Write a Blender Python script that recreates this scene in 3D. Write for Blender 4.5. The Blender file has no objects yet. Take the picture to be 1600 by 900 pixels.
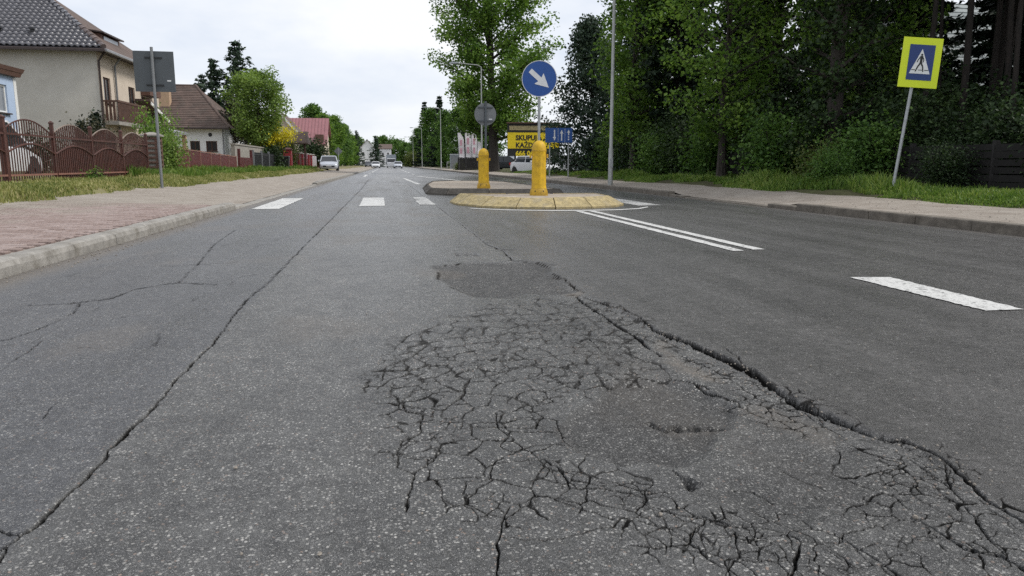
import bpy, bmesh, math, random
import numpy as np
from mathutils import Vector, Matrix
SC = bpy.context.scene
COL = SC.collection
PI = math.pi
# ---------------------------------------------------------------- camera
cam_d = bpy.data.cameras.new('camera')
cam = bpy.data.objects.new('camera', cam_d); COL.objects.link(cam)
cam_d.sensor_width = 36.0; cam_d.lens = 1150/1600*36.0
cam_d.clip_start = 0.05; cam_d.clip_end = 4000
cam.matrix_world = Matrix(((0.98630423, 0.02729883, -0.16266143, 0),
                           (-0.16493626, 0.1632446, -0.972701, 0),
                           (0.0, 0.98620788, 0.16551141, 0.8),
                           (0, 0, 0, 1)))
SC.camera = cam
SC.cycles.use_denoising = False      # keep the grain of the asphalt
SC.cycles.sample_clamp_indirect = 4.0
# ---------------------------------------------------------------- sky, sun, exposure
SUN_EL, SUN_AZ = math.radians(48), math.radians(98)      # azimuth clockwise from +Y
wd = bpy.data.worlds.new('World'); SC.world = wd; wd.use_nodes = True
nt = wd.node_tree; N = nt.nodes; L = nt.links; N.clear()
wo = N.new('ShaderNodeOutputWorld'); bg = N.new('ShaderNodeBackground'); bg.inputs[1].default_value = 0.1
sky = N.new('ShaderNodeTexSky'); sky.sky_type = 'NISHITA'; sky.sun_disc = False
sky.sun_elevation = SUN_EL; sky.sun_rotation = SUN_AZ
tc = N.new('ShaderNodeTexCoord')
mp = N.new('ShaderNodeMapping'); mp.inputs['Scale'].default_value = (1, 1, 2.6)
n1 = N.new('ShaderNodeTexNoise'); n1.inputs['Scale'].default_value = 3.2; n1.inputs['Detail'].default_value = 6; n1.inputs['Roughness'].default_value = .55
rp = N.new('ShaderNodeValToRGB')
rp.color_ramp.elements[0].position = .33; rp.color_ramp.elements[0].color = (4.2, 4.55, 5.2, 1)
rp.color_ramp.elements[1].position = .62; rp.color_ramp.elements[1].color = (5.75, 5.8, 5.9, 1)
mx = N.new('ShaderNodeMixRGB'); mx.inputs[0].default_value = .93
L.new(tc.outputs['Generated'], mp.inputs[0]); L.new(mp.outputs[0], n1.inputs[0]); L.new(n1.outputs[0], rp.inputs[0])
L.new(sky.outputs[0], mx.inputs[1]); L.new(rp.outputs[0], mx.inputs[2]); L.new(mx.outputs[0], bg.inputs[0]); L.new(bg.outputs[0], wo.inputs[0])
sd = bpy.data.lights.new('sun', 'SUN'); so = bpy.data.objects.new('sun', sd); COL.objects.link(so)
sd.energy = 1.5; sd.angle = math.radians(20); sd.color = (1, .96, .9)
sv = Vector((math.sin(SUN_AZ)*math.cos(SUN_EL), math.cos(SUN_AZ)*math.cos(SUN_EL), math.sin(SUN_EL)))
so.rotation_euler = sv.to_track_quat('Z', 'Y').to_euler(); so.location = (40, 20, 60)
SC.view_settings.view_transform = 'Standard'; SC.view_settings.look = 'None'
SC.view_settings.exposure = 0.85; SC.view_settings.gamma = 1.0; SC.view_settings.use_curve_mapping = False

# ---------------------------------------------------------------- materials
def newmat(name):
    m = bpy.data.materials.new(name); m.use_nodes = True
    nt = m.node_tree
    return m, nt, nt.nodes['Principled BSDF']
def node(nt, t, **kw):
    n = nt.nodes.new(t)
    for k, v in kw.items():
        if k in n.inputs.keys(): n.inputs[k].default_value = v
        else: setattr(n, k, v)
    return n
def geopos(nt): return node(nt, 'ShaderNodeNewGeometry').outputs['Position']
def noise(nt, vec, scale, detail=3, rough=.5):
    n = node(nt, 'ShaderNodeTexNoise', Scale=scale, Detail=detail, Roughness=rough)
    nt.links.new(vec, n.inputs['Vector']); return n.outputs[0]
def ramp(nt, fac, *st):
    r = node(nt, 'ShaderNodeValToRGB'); e = r.color_ramp.elements
    while len(e) < len(st): e.new(.5)
    for i, (p, c) in enumerate(st):
        e[i].position = p; e[i].color = (c, c, c, 1) if isinstance(c, (int, float)) else (*c, 1)
    nt.links.new(fac, r.inputs[0]); return r.outputs[0]
def mixc(nt, fac, a, b, mode='MIX'):
    m = node(nt, 'ShaderNodeMixRGB', blend_type=mode)
    for i, x in ((0, fac), (1, a), (2, b)):
        if hasattr(x, 'links'): nt.links.new(x, m.inputs[i])
        elif i == 0: m.inputs[0].default_value = x
        else: m.inputs[i].default_value = (*x, 1) if len(x) == 3 else x
    return m.outputs[0]
def mathn(nt, op, a, b=0, clamp=False):
    m = node(nt, 'ShaderNodeMath', operation=op, use_clamp=clamp)
    for i, x in ((0, a), (1, b)):
        if hasattr(x, 'links'): nt.links.new(x, m.inputs[i])
        else: m.inputs[i].default_value = x
    return m.outputs[0]
def bump(nt, b, h, strength, dist):
    n = node(nt, 'ShaderNodeBump', Strength=strength, Distance=dist)
    nt.links.new(h, n.inputs['Height']); nt.links.new(n.outputs[0], b.inputs['Normal'])
def attr(nt, name):
    return node(nt, 'ShaderNodeAttribute', attribute_name=name).outputs['Fac']
def simple(name, col, rough=.7, metal=0, var=.25, scale=6, bumps=.0, col2=None, spec=.5, grime=None):
    """base colour broken up by two noises, optional dirt colour in patches"""
    m, nt, b = newmat(name); p = geopos(nt)
    f = noise(nt, p, scale, 6, .6)
    c2 = col2 or tuple(max(0, x*(1-var)) for x in col)
    c1 = tuple(min(1, x*(1+var*.45)) for x in col)
    c = ramp(nt, f, (.3, c2), (.7, c1))
    if grime:
        g = noise(nt, p, scale*.37+.3, 8, .65)
        c = mixc(nt, ramp(nt, g, (.48, 0.), (.72, .75)), c, grime)
    nt.links.new(c, b.inputs['Base Color'])
    b.inputs['Roughness'].default_value = rough; b.inputs['Metallic'].default_value = metal
    b.inputs['Specular IOR Level'].default_value = spec
    if bumps: bump(nt, b, noise(nt, p, scale*8, 5, .6), bumps, .02)
    return m
M = {}
def leafmat(name, dark, mid, light, trans=.3):
    m, nt, b = newmat(name)
    t = attr(nt, 'tone'); p = geopos(nt)
    f = mathn(nt, 'ADD', t, mathn(nt, 'MULTIPLY', mathn(nt, 'SUBTRACT', noise(nt, p, .7, 3), .5), .9))
    c = ramp(nt, f, (.1, dark), (.5, mid), (.92, light))
    nt.links.new(c, b.inputs['Base Color']); b.inputs['Roughness'].default_value = .55
    b.inputs['Specular IOR Level'].default_value = .25
    tr = node(nt, 'ShaderNodeBsdfTranslucent'); nt.links.new(mixc(nt, 1, c, (1.2, 1.25, .7), 'MULTIPLY'), tr.inputs[0])
    ms = node(nt, 'ShaderNodeMixShader', Fac=trans); ms.inputs[0].default_value = trans
    nt.links.new(b.outputs[0], ms.inputs[1]); nt.links.new(tr.outputs[0], ms.inputs[2])
    nt.links.new(ms.outputs[0], nt.nodes['Material Output'].inputs[0])
    return m
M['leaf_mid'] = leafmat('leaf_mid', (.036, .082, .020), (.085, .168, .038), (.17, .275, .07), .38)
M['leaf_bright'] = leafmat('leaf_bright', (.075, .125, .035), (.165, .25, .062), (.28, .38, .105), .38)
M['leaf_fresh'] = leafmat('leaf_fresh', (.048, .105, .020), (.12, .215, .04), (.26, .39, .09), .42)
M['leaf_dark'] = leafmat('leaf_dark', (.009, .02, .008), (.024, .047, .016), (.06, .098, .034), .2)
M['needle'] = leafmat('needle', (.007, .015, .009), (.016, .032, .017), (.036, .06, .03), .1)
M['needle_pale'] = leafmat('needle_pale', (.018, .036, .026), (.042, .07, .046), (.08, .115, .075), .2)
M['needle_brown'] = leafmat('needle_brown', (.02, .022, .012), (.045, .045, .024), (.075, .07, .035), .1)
M['leaf_yellow'] = leafmat('leaf_yellow', (.34, .28, .015), (.62, .54, .03), (.82, .73, .07), .35)
M['leaf_olive'] = leafmat('leaf_olive', (.05, .07, .02), (.10, .13, .035), (.17, .2, .06), .3)
M['grass_dry'] = leafmat('grass_dry', (.10, .14, .035), (.26, .275, .095), (.45, .41, .21), .3)
M['grass_green'] = leafmat('grass_green', (.05, .10, .018), (.115, .20, .035), (.26, .32, .09), .35)
def barkmat(name, a, b_):
    m, nt, b = newmat(name); p = geopos(nt)
    mpn = node(nt, 'ShaderNodeMapping'); mpn.inputs['Scale'].default_value = (1, 1, .18); nt.links.new(p, mpn.inputs[0])
    f = noise(nt, mpn.outputs[0], 22, 6, .7)
    nt.links.new(ramp(nt, f, (.35, a), (.65, b_)), b.inputs['Base Color']); b.inputs['Roughness'].default_value = .9
    bump(nt, b, f, .8, .03); return m
M['bark'] = barkmat('bark', (.018, .015, .012), (.06, .05, .042))
M['bark_pine'] = barkmat('bark_pine', (.008, .0065, .0055), (.026, .019, .015))

def rnd_tile(nt, p, sx, sy):
    """one random number per paver sized cell of the world plane"""
    s = node(nt, 'ShaderNodeVectorMath', operation='MULTIPLY'); s.inputs[1].default_value = (1/sx, 1/sy, 0)
    nt.links.new(p, s.inputs[0])
    fl = node(nt, 'ShaderNodeVectorMath', operation='FLOOR'); nt.links.new(s.outputs[0], fl.inputs[0])
    w = node(nt, 'ShaderNodeTexWhiteNoise'); nt.links.new(fl.outputs[0], w.inputs[0]); return w.outputs[0]
def sandy(nt, p):
    f = noise(nt, p, 2.2, 8, .62); g = noise(nt, p, 60, 4, .7)
    c = ramp(nt, f, (.30, (.165, .125, .09)), (.47, (.29, .25, .205)), (.68, (.40, .36, .31)))
    return mixc(nt, .55, c, ramp(nt, g, (.3, (.16, .14, .12)), (.55, (.32, .29, .26)), (.75, (.5, .47, .43)))), f, g

def mat_asphalt():
    m, nt, b = newmat('asphalt'); p = geopos(nt); lk = nt.links.new
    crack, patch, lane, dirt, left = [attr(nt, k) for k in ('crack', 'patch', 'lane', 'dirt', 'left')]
    vo = node(nt, 'ShaderNodeTexVoronoi', Scale=106); lk(p, vo.inputs['Vector'])
    sep = node(nt, 'ShaderNodeSeparateColor'); lk(vo.outputs['Color'], sep.inputs[0])
    vo2 = node(nt, 'ShaderNodeTexVoronoi', Scale=280); lk(p, vo2.inputs['Vector'])
    sep2 = node(nt, 'ShaderNodeSeparateColor'); lk(vo2.outputs['Color'], sep2.inputs[0])
    big = noise(nt, p, .9, 5, .6); mid = noise(nt, p, 7, 5, .65); fine = noise(nt, p, 320, 3, .7)
    # binder
    base = ramp(nt, mid, (.3, (.042, .042, .043)), (.7, (.082, .082, .081)))
    base = mixc(nt, mathn(nt, 'MULTIPLY', left, .6), base, (.046, .048, .055))
    ctr = mathn(nt, 'MULTIPLY', mathn(nt, 'SUBTRACT', 1., left), mathn(nt, 'SUBTRACT', 1., lane))
    base = mixc(nt, ctr, base, mixc(nt, 1, base, (1.0, 1.0, .99), 'MULTIPLY'))
    base = mixc(nt, mathn(nt, 'MULTIPLY', lane, .85), base, ramp(nt, mid, (.3, (.048, .0465, .045)), (.7, (.074, .071, .069))))
    base = mixc(nt, mathn(nt, 'MULTIPLY', patch, .7), base, (.043, .0425, .042))
    base = mixc(nt, .55, base, ramp(nt, fine, (.36, .08), (.64, 2.15)), 'MULTIPLY')
    base = mixc(nt, .6, base, ramp(nt, big, (.3, .72), (.7, 1.25)), 'MULTIPLY')
    gm = noise(nt, p, 26, 5, .85)
    ms = node(nt, 'ShaderNodeMapping'); ms.inputs['Scale'].default_value = (2.6, .16, 1); lk(p, ms.inputs[0])
    streak = noise(nt, ms.outputs[0], 1.0, 6, .6)                # polished wheel tracks and drips run along the lanes
    base = mixc(nt, .8, base, ramp(nt, streak, (.34, .80), (.64, 1.24)), 'MULTIPLY')
    oil = ramp(nt, noise(nt, p, 1.7, 7, .7), (.63, 0.), (.74, .55)); base = mixc(nt, oil, base, (.022, .022, .022))
    base = mixc(nt, .75, base, ramp(nt, gm, (.34, .45), (.66, 1.7)), 'MULTIPLY')
    # exposed stones: big pale ones, few; small grey ones, many
    shape = ramp(nt, vo.outputs['Distance'], (.30, 1.), (.48, 0.))
    thr = mathn(nt, 'SUBTRACT', 1.0, mathn(nt, 'MULTIPLY', mathn(nt, 'SUBTRACT', 1.0, mathn(nt, 'MULTIPLY', lane, .78)), mathn(nt, 'SUBTRACT', .66, mathn(nt, 'MULTIPLY', mathn(nt, 'ADD', patch, mathn(nt, 'MULTIPLY', left, .32)), .24))))
    sel = mathn(nt, 'GREATER_THAN', sep.outputs[0], thr)
    stone = mixc(nt, mathn(nt, 'POWER', sep.outputs[1], 1.4), (.065, .065, .065), (.44, .435, .42))
    stone = mixc(nt, mathn(nt, 'GREATER_THAN', sep.outputs[2], .955), stone, (.44, .43, .41))
    stone = mixc(nt, mathn(nt, 'LESS_THAN', sep.outputs[2], .05), stone, (.24, .185, .155))
    stone = mixc(nt, ctr, stone, mixc(nt, 1, stone, (1.32, 1.31, 1.29), 'MULTIPLY'))
    sm = mathn(nt, 'MULTIPLY', mathn(nt, 'MULTIPLY', sel, shape), mathn(nt, 'MULTIPLY', ramp(nt, mid, (.32, .3), (.6, 1.)), ramp(nt, big, (.36, .45), (.62, 1.))))
    shape2 = ramp(nt, vo2.outputs['Distance'], (.30, 1.), (.5, 0.))
    sm2 = mathn(nt, 'MULTIPLY', mathn(nt, 'GREATER_THAN', sep2.outputs[0], .50), mathn(nt, 'MULTIPLY', shape2, mathn(nt, 'SUBTRACT', .85, mathn(nt, 'MULTIPLY', lane, .45))))
    c = mixc(nt, sm2, base, mixc(nt, sep2.outputs[1], (.05, .05, .05), (.40, .395, .39)))
    c = mixc(nt, sm, c, stone)
    d1 = noise(nt, p, 45, 5, .7)
    dm = mathn(nt, 'MULTIPLY', dirt, ramp(nt, d1, (.32, 0.15), (.62, 1.)))
    c = mixc(nt, dm, c, ramp(nt, noise(nt, p, 150, 3), (.3, (.10, .085, .07)), (.7, (.27, .235, .195))))
    c = mixc(nt, ramp(nt, crack, (.16, 0.), (.85, .97)), c, (.010, .0098, .0095))  # near-black cracks: darker binder, with the gap's shade put into the colour
    lk(c, b.inputs['Base Color'])
    r = mathn(nt, 'ADD', ramp(nt, streak, (.34, .28), (.66, .39)), mathn(nt, 'MULTIPLY', mathn(nt, 'ADD', mathn(nt, 'ADD', dirt, crack), patch), .25), True)
    lk(r, b.inputs['Roughness']); lk(mathn(nt, 'SUBTRACT', mathn(nt, 'SUBTRACT', .42, mathn(nt, 'MULTIPLY', patch, .26)), mathn(nt, 'MULTIPLY', ramp(nt, crack, (.05, 0.), (.45, 1.)), .42), True), b.inputs['Specular IOR Level'])
    h = mathn(nt, 'ADD', mathn(nt, 'MULTIPLY', mathn(nt, 'ADD', sm, mathn(nt, 'MULTIPLY', sm2, .5)), .6), mathn(nt, 'MULTIPLY', fine, .8))
    bump(nt, b, h, .9, .0055)
    return m
M['asphalt'] = mat_asphalt()

def mat_paint(name='road_paint', t0=.37, t1=.47):
    m, nt, b = newmat(name); p = geopos(nt)
    f = noise(nt, p, 26, 8, .75); g = noise(nt, p, 2.5, 4)
    k = mathn(nt, 'ADD', f, mathn(nt, 'MULTIPLY', mathn(nt, 'SUBTRACT', g, .5), .35))
    c = mixc(nt, ramp(nt, k, (t0, 1.), (t1, 0.)), ramp(nt, noise(nt, p, 120, 4), (.3, (.42, .42, .41)), (.7, (.68, .68, .66))), (.11, .11, .108))
    nt.links.new(c, b.inputs['Base Color']); b.inputs['Roughness'].default_value = .6
    bump(nt, b, noise(nt, p, 240, 3), .4, .003); return m
M['paint'] = mat_paint(); M['paint_worn'] = mat_paint('worn_road_paint', .43, .54)
def mat_ground(name, fn):
    m, nt, b = newmat(name); p = geopos(nt); c, h = fn(nt, p)
    nt.links.new(c, b.inputs['Base Color']); b.inputs['Roughness'].default_value = .92; b.inputs['Specular IOR Level'].default_value = .2
    bump(nt, b, h, .7, .02); return m
def _soil(nt, p):
    f = noise(nt, p, 1.3, 8, .65); g = noise(nt, p, 28, 5, .7)
    c = ramp(nt, f, (.3, (.11, .085, .055)), (.5, (.19, .165, .09)), (.7, (.20, .21, .085)))
    return mixc(nt, .6, c, ramp(nt, g, (.3, .5), (.7, 1.4)), 'MULTIPLY'), g
def _forest(nt, p):
    f = noise(nt, p, 1.1, 8, .65); g = noise(nt, p, 22, 5, .7)
    c = ramp(nt, f, (.3, (.05, .04, .028)), (.55, (.07, .075, .03)), (.75, (.07, .10, .03)))
    return mixc(nt, .6, c, ramp(nt, g, (.3, .5), (.7, 1.4)), 'MULTIPLY'), g
def _sand(nt, p):
    c, f, g = sandy(nt, p); return c, g
M['soil'] = mat_ground('soil', _soil); M['forest_floor'] = mat_ground('forest_floor', _forest)
M['sandy_concrete'] = mat_ground('sandy_concrete', _sand)
def _paver(nt, p):
    t = rnd_tile(nt, p, .2, .1)
    c = ramp(nt, t, (0, (.25, .18, .165)), (.5, (.31, .235, .22)), (1, (.37, .295, .28)))
    c = mixc(nt, .5, c, ramp(nt, noise(nt, p, 90, 4, .7), (.3, .6), (.7, 1.3)), 'MULTIPLY')
    s, f, g = sandy(nt, p)
    sp = node(nt, 'ShaderNodeSeparateXYZ'); nt.links.new(p, sp.inputs[0])
    cov = mathn(nt, 'ADD', mathn(nt, 'MULTIPLY', mathn(nt, 'SUBTRACT', sp.outputs[1], 9.5), .16), mathn(nt, 'MULTIPLY', mathn(nt, 'SUBTRACT', noise(nt, p, 1.6, 6, .6), .42), 2.2))
    cov = mathn(nt, 'ADD', cov, mathn(nt, 'MULTIPLY', mathn(nt, 'SUBTRACT', mathn(nt, 'MULTIPLY', sp.outputs[0], -1.), 4.6), .35), False)
    return mixc(nt, ramp(nt, cov, (.05, .22), (.8, .95)), c, s), g
M['paver'] = mat_ground('paver', _paver)
M['kerb'] = simple('kerb_concrete', (.30, .285, .26), .85, var=.35, scale=9, bumps=.4, grime=(.13, .115, .09))
M['kerb_dark'] = simple('old_kerb_concrete', (.17, .15, .125), .9, var=.4, scale=8, bumps=.5, grime=(.07, .06, .045))
M['kerb_black'] = simple('shaded_kerb_concrete', (.10, .09, .078), .9, var=.4, scale=8, bumps=.5, grime=(.05, .045, .035))  # rear island kerb: grime patches over a base darkened for the face's shade
M['yellow_kerb'] = simple('yellow_kerb_paint', (.46, .37, .19), .9, var=.4, scale=13, bumps=.7, grime=(.29, .26, .205))
M['isl_top'] = simple('island_concrete', (.40, .35, .29), .9, var=.3, scale=9, bumps=.4, grime=(.20, .13, .08))
M['bollard'] = simple('yellow_plastic', (.70, .43, .014), .6, var=.25, scale=11, grime=(.36, .21, .04))
M['bollard_dirty'] = simple('dirty_yellow_plastic', (.55, .33, .02), .6, var=.35, scale=14, grime=(.2, .13, .03))
M['steel'] = simple('galvanised_steel', (.38, .40, .41), .45, .6, var=.2, scale=12)
M['sign_grey'] = simple('sign_back_grey', (.085, .098, .11), .6, .1, var=.12, scale=4)
M['sign_grey_light'] = simple('sign_back_pale', (.20, .21, .22), .5, .2, var=.15, scale=5)
M['blue'] = simple('sign_blue', (.008, .075, .31), .35, var=.06, scale=3)
M['blue_dark'] = simple('sign_navy', (.007, .035, .17), .4, var=.06, scale=3)
M['white_film'] = simple('sign_white', (.74, .75, .76), .4, var=.06, scale=5)
M['black_film'] = simple('sign_black', (.012, .012, .012), .5, var=.1)
M['pebble'] = simple('pebble', (.27, .24, .205), .85, var=.6, scale=40)
M['fluo'] = simple('sign_fluorescent', (.66, .78, .012), .4, var=.05, scale=3)
M['lamp_pole'] = simple('lamp_post_zinc', (.36, .37, .36), .55, .35, var=.2, scale=5)
M['dark_metal'] = simple('dark_metal', (.03, .032, .035), .55, .3)
M['brown_paint'] = simple('brown_fence_paint', (.088, .033, .025), .55, var=.35, scale=6, grime=(.05, .025, .02))
M['rail_pale'] = simple('weathered_arch_rail', (.22, .17, .14), .6, var=.3, scale=6)
M['red_paint'] = simple('red_fence_paint', (.105, .018, .018), .55, var=.3, scale=5, grime=(.06, .018, .016))
M['red_bright'] = simple('red_post_paint', (.33, .03, .04), .5, var=.2, scale=4)
M['red_line'] = simple('fence_rail_pale', (.25, .12, .09), .6)
M['concrete'] = simple('concrete', (.30, .28, .25), .9, var=.3, scale=4, bumps=.3)
M['render_beige'] = simple('beige_render', (.55, .525, .475), .9, var=.12, scale=.9, bumps=.15, grime=(.44, .415, .37))
M['render_cream'] = simple('cream_render', (.58, .50, .41), .9, var=.1, scale=1.2, bumps=.15)
M['render_white'] = simple('white_render', (.80, .81, .82), .9, var=.08, scale=1.5)
M['render_blue'] = simple('blue_render', (.40, .50, .66), .9, var=.08, scale=1.5)
M['brown_wood'] = simple('brown_wood', (.10, .05, .035), .7, var=.35, scale=8)
M['brown_sheet'] = simple('brown_sheet', (.12, .062, .045), .7, var=.25, scale=5)
M['tile_dark'] = simple('glazed_tile', (.10, .10, .115), .22, var=.3, scale=3, spec=.6)
M['tile_mortar'] = simple('ridge_tile', (.13, .10, .095), .6, var=.4, scale=4)
M['tile_brown'] = simple('brown_tile', (.115, .078, .064), .8, var=.45, scale=2.2, grime=(.07, .06, .05))
M['tile_red'] = simple('red_sheet_roof', (.27, .115, .125), .5, var=.15, scale=1.5)
M['gutter'] = simple('gutter_grey', (.28, .285, .30), .5, .3, var=.2)
M['gutter_brown'] = simple('gutter_brown', (.045, .03, .027), .5)
M['glass'] = simple('window_glass', (.022, .026, .032), .08, var=.2, scale=1.5)
M['glass_pale'] = simple('window_glass_curtained', (.20, .22, .25), .15, var=.35, scale=2)
M['white_frame'] = simple('white_frame', (.72, .72, .70), .5, var=.06)
M['brick'] = simple('chimney_render', (.47, .33, .22), .85, var=.2, scale=6)
M['car_white'] = simple('car_white', (.66, .67, .69), .25, var=.05, scale=2, spec=.6)
M['car_silver'] = simple('car_silver', (.52, .55, .60), .28, .25, var=.08, scale=2, spec=.6)
M['car_dark'] = simple('car_dark', (.03, .035, .045), .25, var=.1, scale=2, spec=.6)
M['rubber'] = simple('rubber', (.018, .018, .018), .8)
M['alloy'] = simple('alloy', (.42, .43, .44), .35, .8)
M['lens'] = simple('lamp_lens', (.55, .58, .62), .12, spec=.8)
M['lens_red'] = simple('lamp_lens_red', (.35, .01, .01), .2)
M['ad_yellow'] = simple('billboard_yellow', (.80, .60, .012), .5, var=.06, scale=2)
M['ad_black'] = simple('billboard_black', (.018, .017, .016), .5, var=.1)
M['ad_tan'] = simple('billboard_tan', (.40, .33, .17), .6, var=.5, scale=9)
M['pink'] = simple('banner_pink', (.62, .33, .40), .7, var=.25, scale=3)
M['banner'] = simple('banner_white', (.76, .72, .74), .7, var=.08, scale=2)
M['wood_dark'] = simple('dark_weathered_board', (.009, .008, .0075), .9, var=.45, scale=7)
M['wood_grey'] = simple('grey_weathered_board', (.022, .020, .02), .85, var=.35, scale=5)
M['box_grey'] = simple('cabinet_grey', (.28, .31, .34), .6, var=.15)
M['roof_grey'] = simple('grey_green_roof', (.24, .27, .27), .7, var=.2)

# ---------------------------------------------------------------- mesh helpers
class MB:
    def __init__(s, off=(0, 0, 0)): s.v = []; s.f = []; s.off = off
    def face(s, *pts):
        n = len(s.v); s.v += [tuple(p) for p in pts]; s.f.append(tuple(range(n, n+len(pts)))); return s
    def add(s, vs, fs):
        n = len(s.v); s.v += [tuple(p) for p in vs]; s.f += [tuple(i+n for i in f) for f in fs]; return s
    def box(s, c, d, rz=0, bev=0):
        x, y, z = d[0]/2, d[1]/2, d[2]/2; ca, sa = math.cos(rz), math.sin(rz)
        if bev:
            b = bev; vs = []
            for zz, ins in ((-z, 0), (z-b, 0), (z, b)):
                for sx, sy in ((-1, -1), (1, -1), (1, 1), (-1, 1)):
                    vs.append((sx*(x-ins), sy*(y-ins), zz))
            fs = [(3, 2, 1, 0), (8, 9, 10, 11)]
            for r in (0, 4):
                for i in range(4): fs.append((r+i, r+(i+1) % 4, r+4+(i+1) % 4, r+4+i))
        else:
            vs = [(sx*x, sy*y, sz*z) for sz in (-1, 1) for sx, sy in ((-1, -1), (1, -1), (1, 1), (-1, 1))]
            fs = [(3, 2, 1, 0), (4, 5, 6, 7)]+[(i, (i+1) % 4, 4+(i+1) % 4, 4+i) for i in range(4)]
        return s.add([(c[0]+p[0]*ca-p[1]*sa, c[1]+p[0]*sa+p[1]*ca, c[2]+p[2]) for p in vs], fs)
    def bar(s, a, b, w, h, up=(0, 0, 1)):
        a, b = Vector(a), Vector(b); d = (b-a).normalized(); u = Vector(up)
        if abs(d.dot(u)) > .98: u = Vector((0, 1, 0))
        r = d.cross(u).normalized(); u = r.cross(d)
        vs = [q+r*sx*w/2+u*sz*h/2 for q in (a, b) for sx, sz in ((-1, -1), (1, -1), (1, 1), (-1, 1))]
        return s.add(vs, [(3, 2, 1, 0), (4, 5, 6, 7)]+[(i, (i+1) % 4, 4+(i+1) % 4, 4+i) for i in range(4)])
    def tube(s, pts, rad, n=8, cap=True):
        pts = [Vector(p) for p in pts]; k = len(pts)
        if not hasattr(rad, '__len__'): rad = [rad]*k
        vs, fs = [], []; ref = None
        for i, p in enumerate(pts):
            d = (pts[min(i+1, k-1)]-pts[max(i-1, 0)]).normalized()
            if ref is None or abs(ref.dot(d)) > .95: ref = Vector((1, 0, 0)) if abs(d.x) < .8 else Vector((0, 1, 0))
            r = d.cross(ref).normalized(); u = r.cross(d).normalized(); ref = r.cross(d) if False else ref
            for j in range(n):
                a = 2*PI*j/n; vs.append(p+(r*math.cos(a)+u*math.sin(a))*rad[i])
        for i in range(k-1):
            for j in range(n):
                fs.append((i*n+j, i*n+(j+1) % n, (i+1)*n+(j+1) % n, (i+1)*n+j))
        if cap: fs += [tuple(range(n))[::-1], tuple(range((k-1)*n, k*n))]
        return s.add(vs, fs)
    def prism(s, poly, ext):
        """poly: 3-D outline, ext: extrusion vector"""
        k = len(poly); e = Vector(ext); vs = [Vector(p) for p in poly]; vs += [p+e for p in vs]
        return s.add(vs, [tuple(range(k))[::-1], tuple(range(k, 2*k))]+[(i, (i+1) % k, k+(i+1) % k, k+i) for i in range(k)])
    def lathe(s, prof, c=(0, 0, 0), n=24, fn=None):
        vs, fs = [], []; k = len(prof)
        for r, z in prof:
            for j in range(n):
                a = 2*PI*j/n; q = fn(r, z, a) if fn else r
                vs.append((c[0]+q*math.cos(a), c[1]+q*math.sin(a), c[2]+z))
        for i in range(k-1):
            for j in range(n): fs.append((i*n+j, i*n+(j+1) % n, (i+1)*n+(j+1) % n, (i+1)*n+j))
        fs += [tuple(range(n))[::-1], tuple(range((k-1)*n, k*n))]
        return s.add(vs, fs)
    def loft(s, rings, cap=True):
        k = len(rings); n = len(rings[0]); vs = [p for r in rings for p in r]; fs = []
        for i in range(k-1):
            for j in range(n): fs.append((i*n+j, i*n+(j+1) % n, (i+1)*n+(j+1) % n, (i+1)*n+j))
        if cap: fs += [tuple(range(n))[::-1], tuple(range((k-1)*n, k*n))]
        return s.add(vs, fs)
    def mesh(s, name, mat):
        me = bpy.data.meshes.new(name); o = s.off
        me.from_pydata([(p[0]-o[0], p[1]-o[1], p[2]-o[2]) for p in s.v], [], s.f)
        bm = bmesh.new(); bm.from_mesh(me); bmesh.ops.recalc_face_normals(bm, faces=bm.faces); bm.to_mesh(me); bm.free()
        if mat: me.materials.append(M[mat] if isinstance(mat, str) else mat)
        return me
def link(name, me, parent=None, loc=None):
    o = bpy.data.objects.new(name, me); COL.objects.link(o)
    if parent: o.parent = parent
    if loc is not None: o.location = loc
    return o
def build(name, mb, mat, parent=None, smooth=False, loc=None):
    me = mb.mesh(name, mat)
    if smooth:
        me.polygons.foreach_set('use_smooth', [True]*len(me.polygons))
        try: me.set_sharp_from_angle(angle=math.radians(40))
        except Exception: pass
    return link(name, me, parent, loc)
def tag(o, label=None, cat=None, group=None, kind=None):
    if label: o['label'] = label
    if cat: o['category'] = cat
    if group: o['group'] = group
    if kind: o['kind'] = kind
    return o
def thing(name, label, cat, loc=(0, 0, 0), rz=0, group=None):
    o = bpy.data.objects.new(name, None); COL.objects.link(o); o.empty_display_size = .2
    o.location = loc; o.rotation_euler = (0, 0, rz); return tag(o, label, cat, group)
def kids(o): return [c for c in COL.objects if c.parent == o]
def copy_tree(o, parent=None):
    c = o.copy(); COL.objects.link(c)
    if parent: c.parent = parent
    for ch in [x for x in list(COL.objects) if x.parent == o]: copy_tree(ch, c)
    return c
def npmesh(name, V, F, mat, attrs=None, smooth=False):
    """V (n,3), F (m,k) with all faces the same size"""
    me = bpy.data.meshes.new(name); n, (m_, k) = len(V), F.shape
    me.vertices.add(n); me.vertices.foreach_set('co', np.ascontiguousarray(V, dtype=np.float32).ravel())
    me.loops.add(m_*k); me.loops.foreach_set('vertex_index', np.ascontiguousarray(F, dtype=np.int32).ravel())
    me.polygons.add(m_); me.polygons.foreach_set('loop_start', np.arange(0, m_*k, k, dtype=np.int32))
    me.polygons.foreach_set('use_smooth', np.full(m_, smooth, dtype=bool))
    me.update(calc_edges=True)
    for a, d in (attrs or {}).items():
        at = me.attributes.new(a, 'FLOAT', 'POINT'); at.data.foreach_set('value', np.ascontiguousarray(d, dtype=np.float32))
    me.materials.append(M[mat] if isinstance(mat, str) else mat); return me

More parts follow.
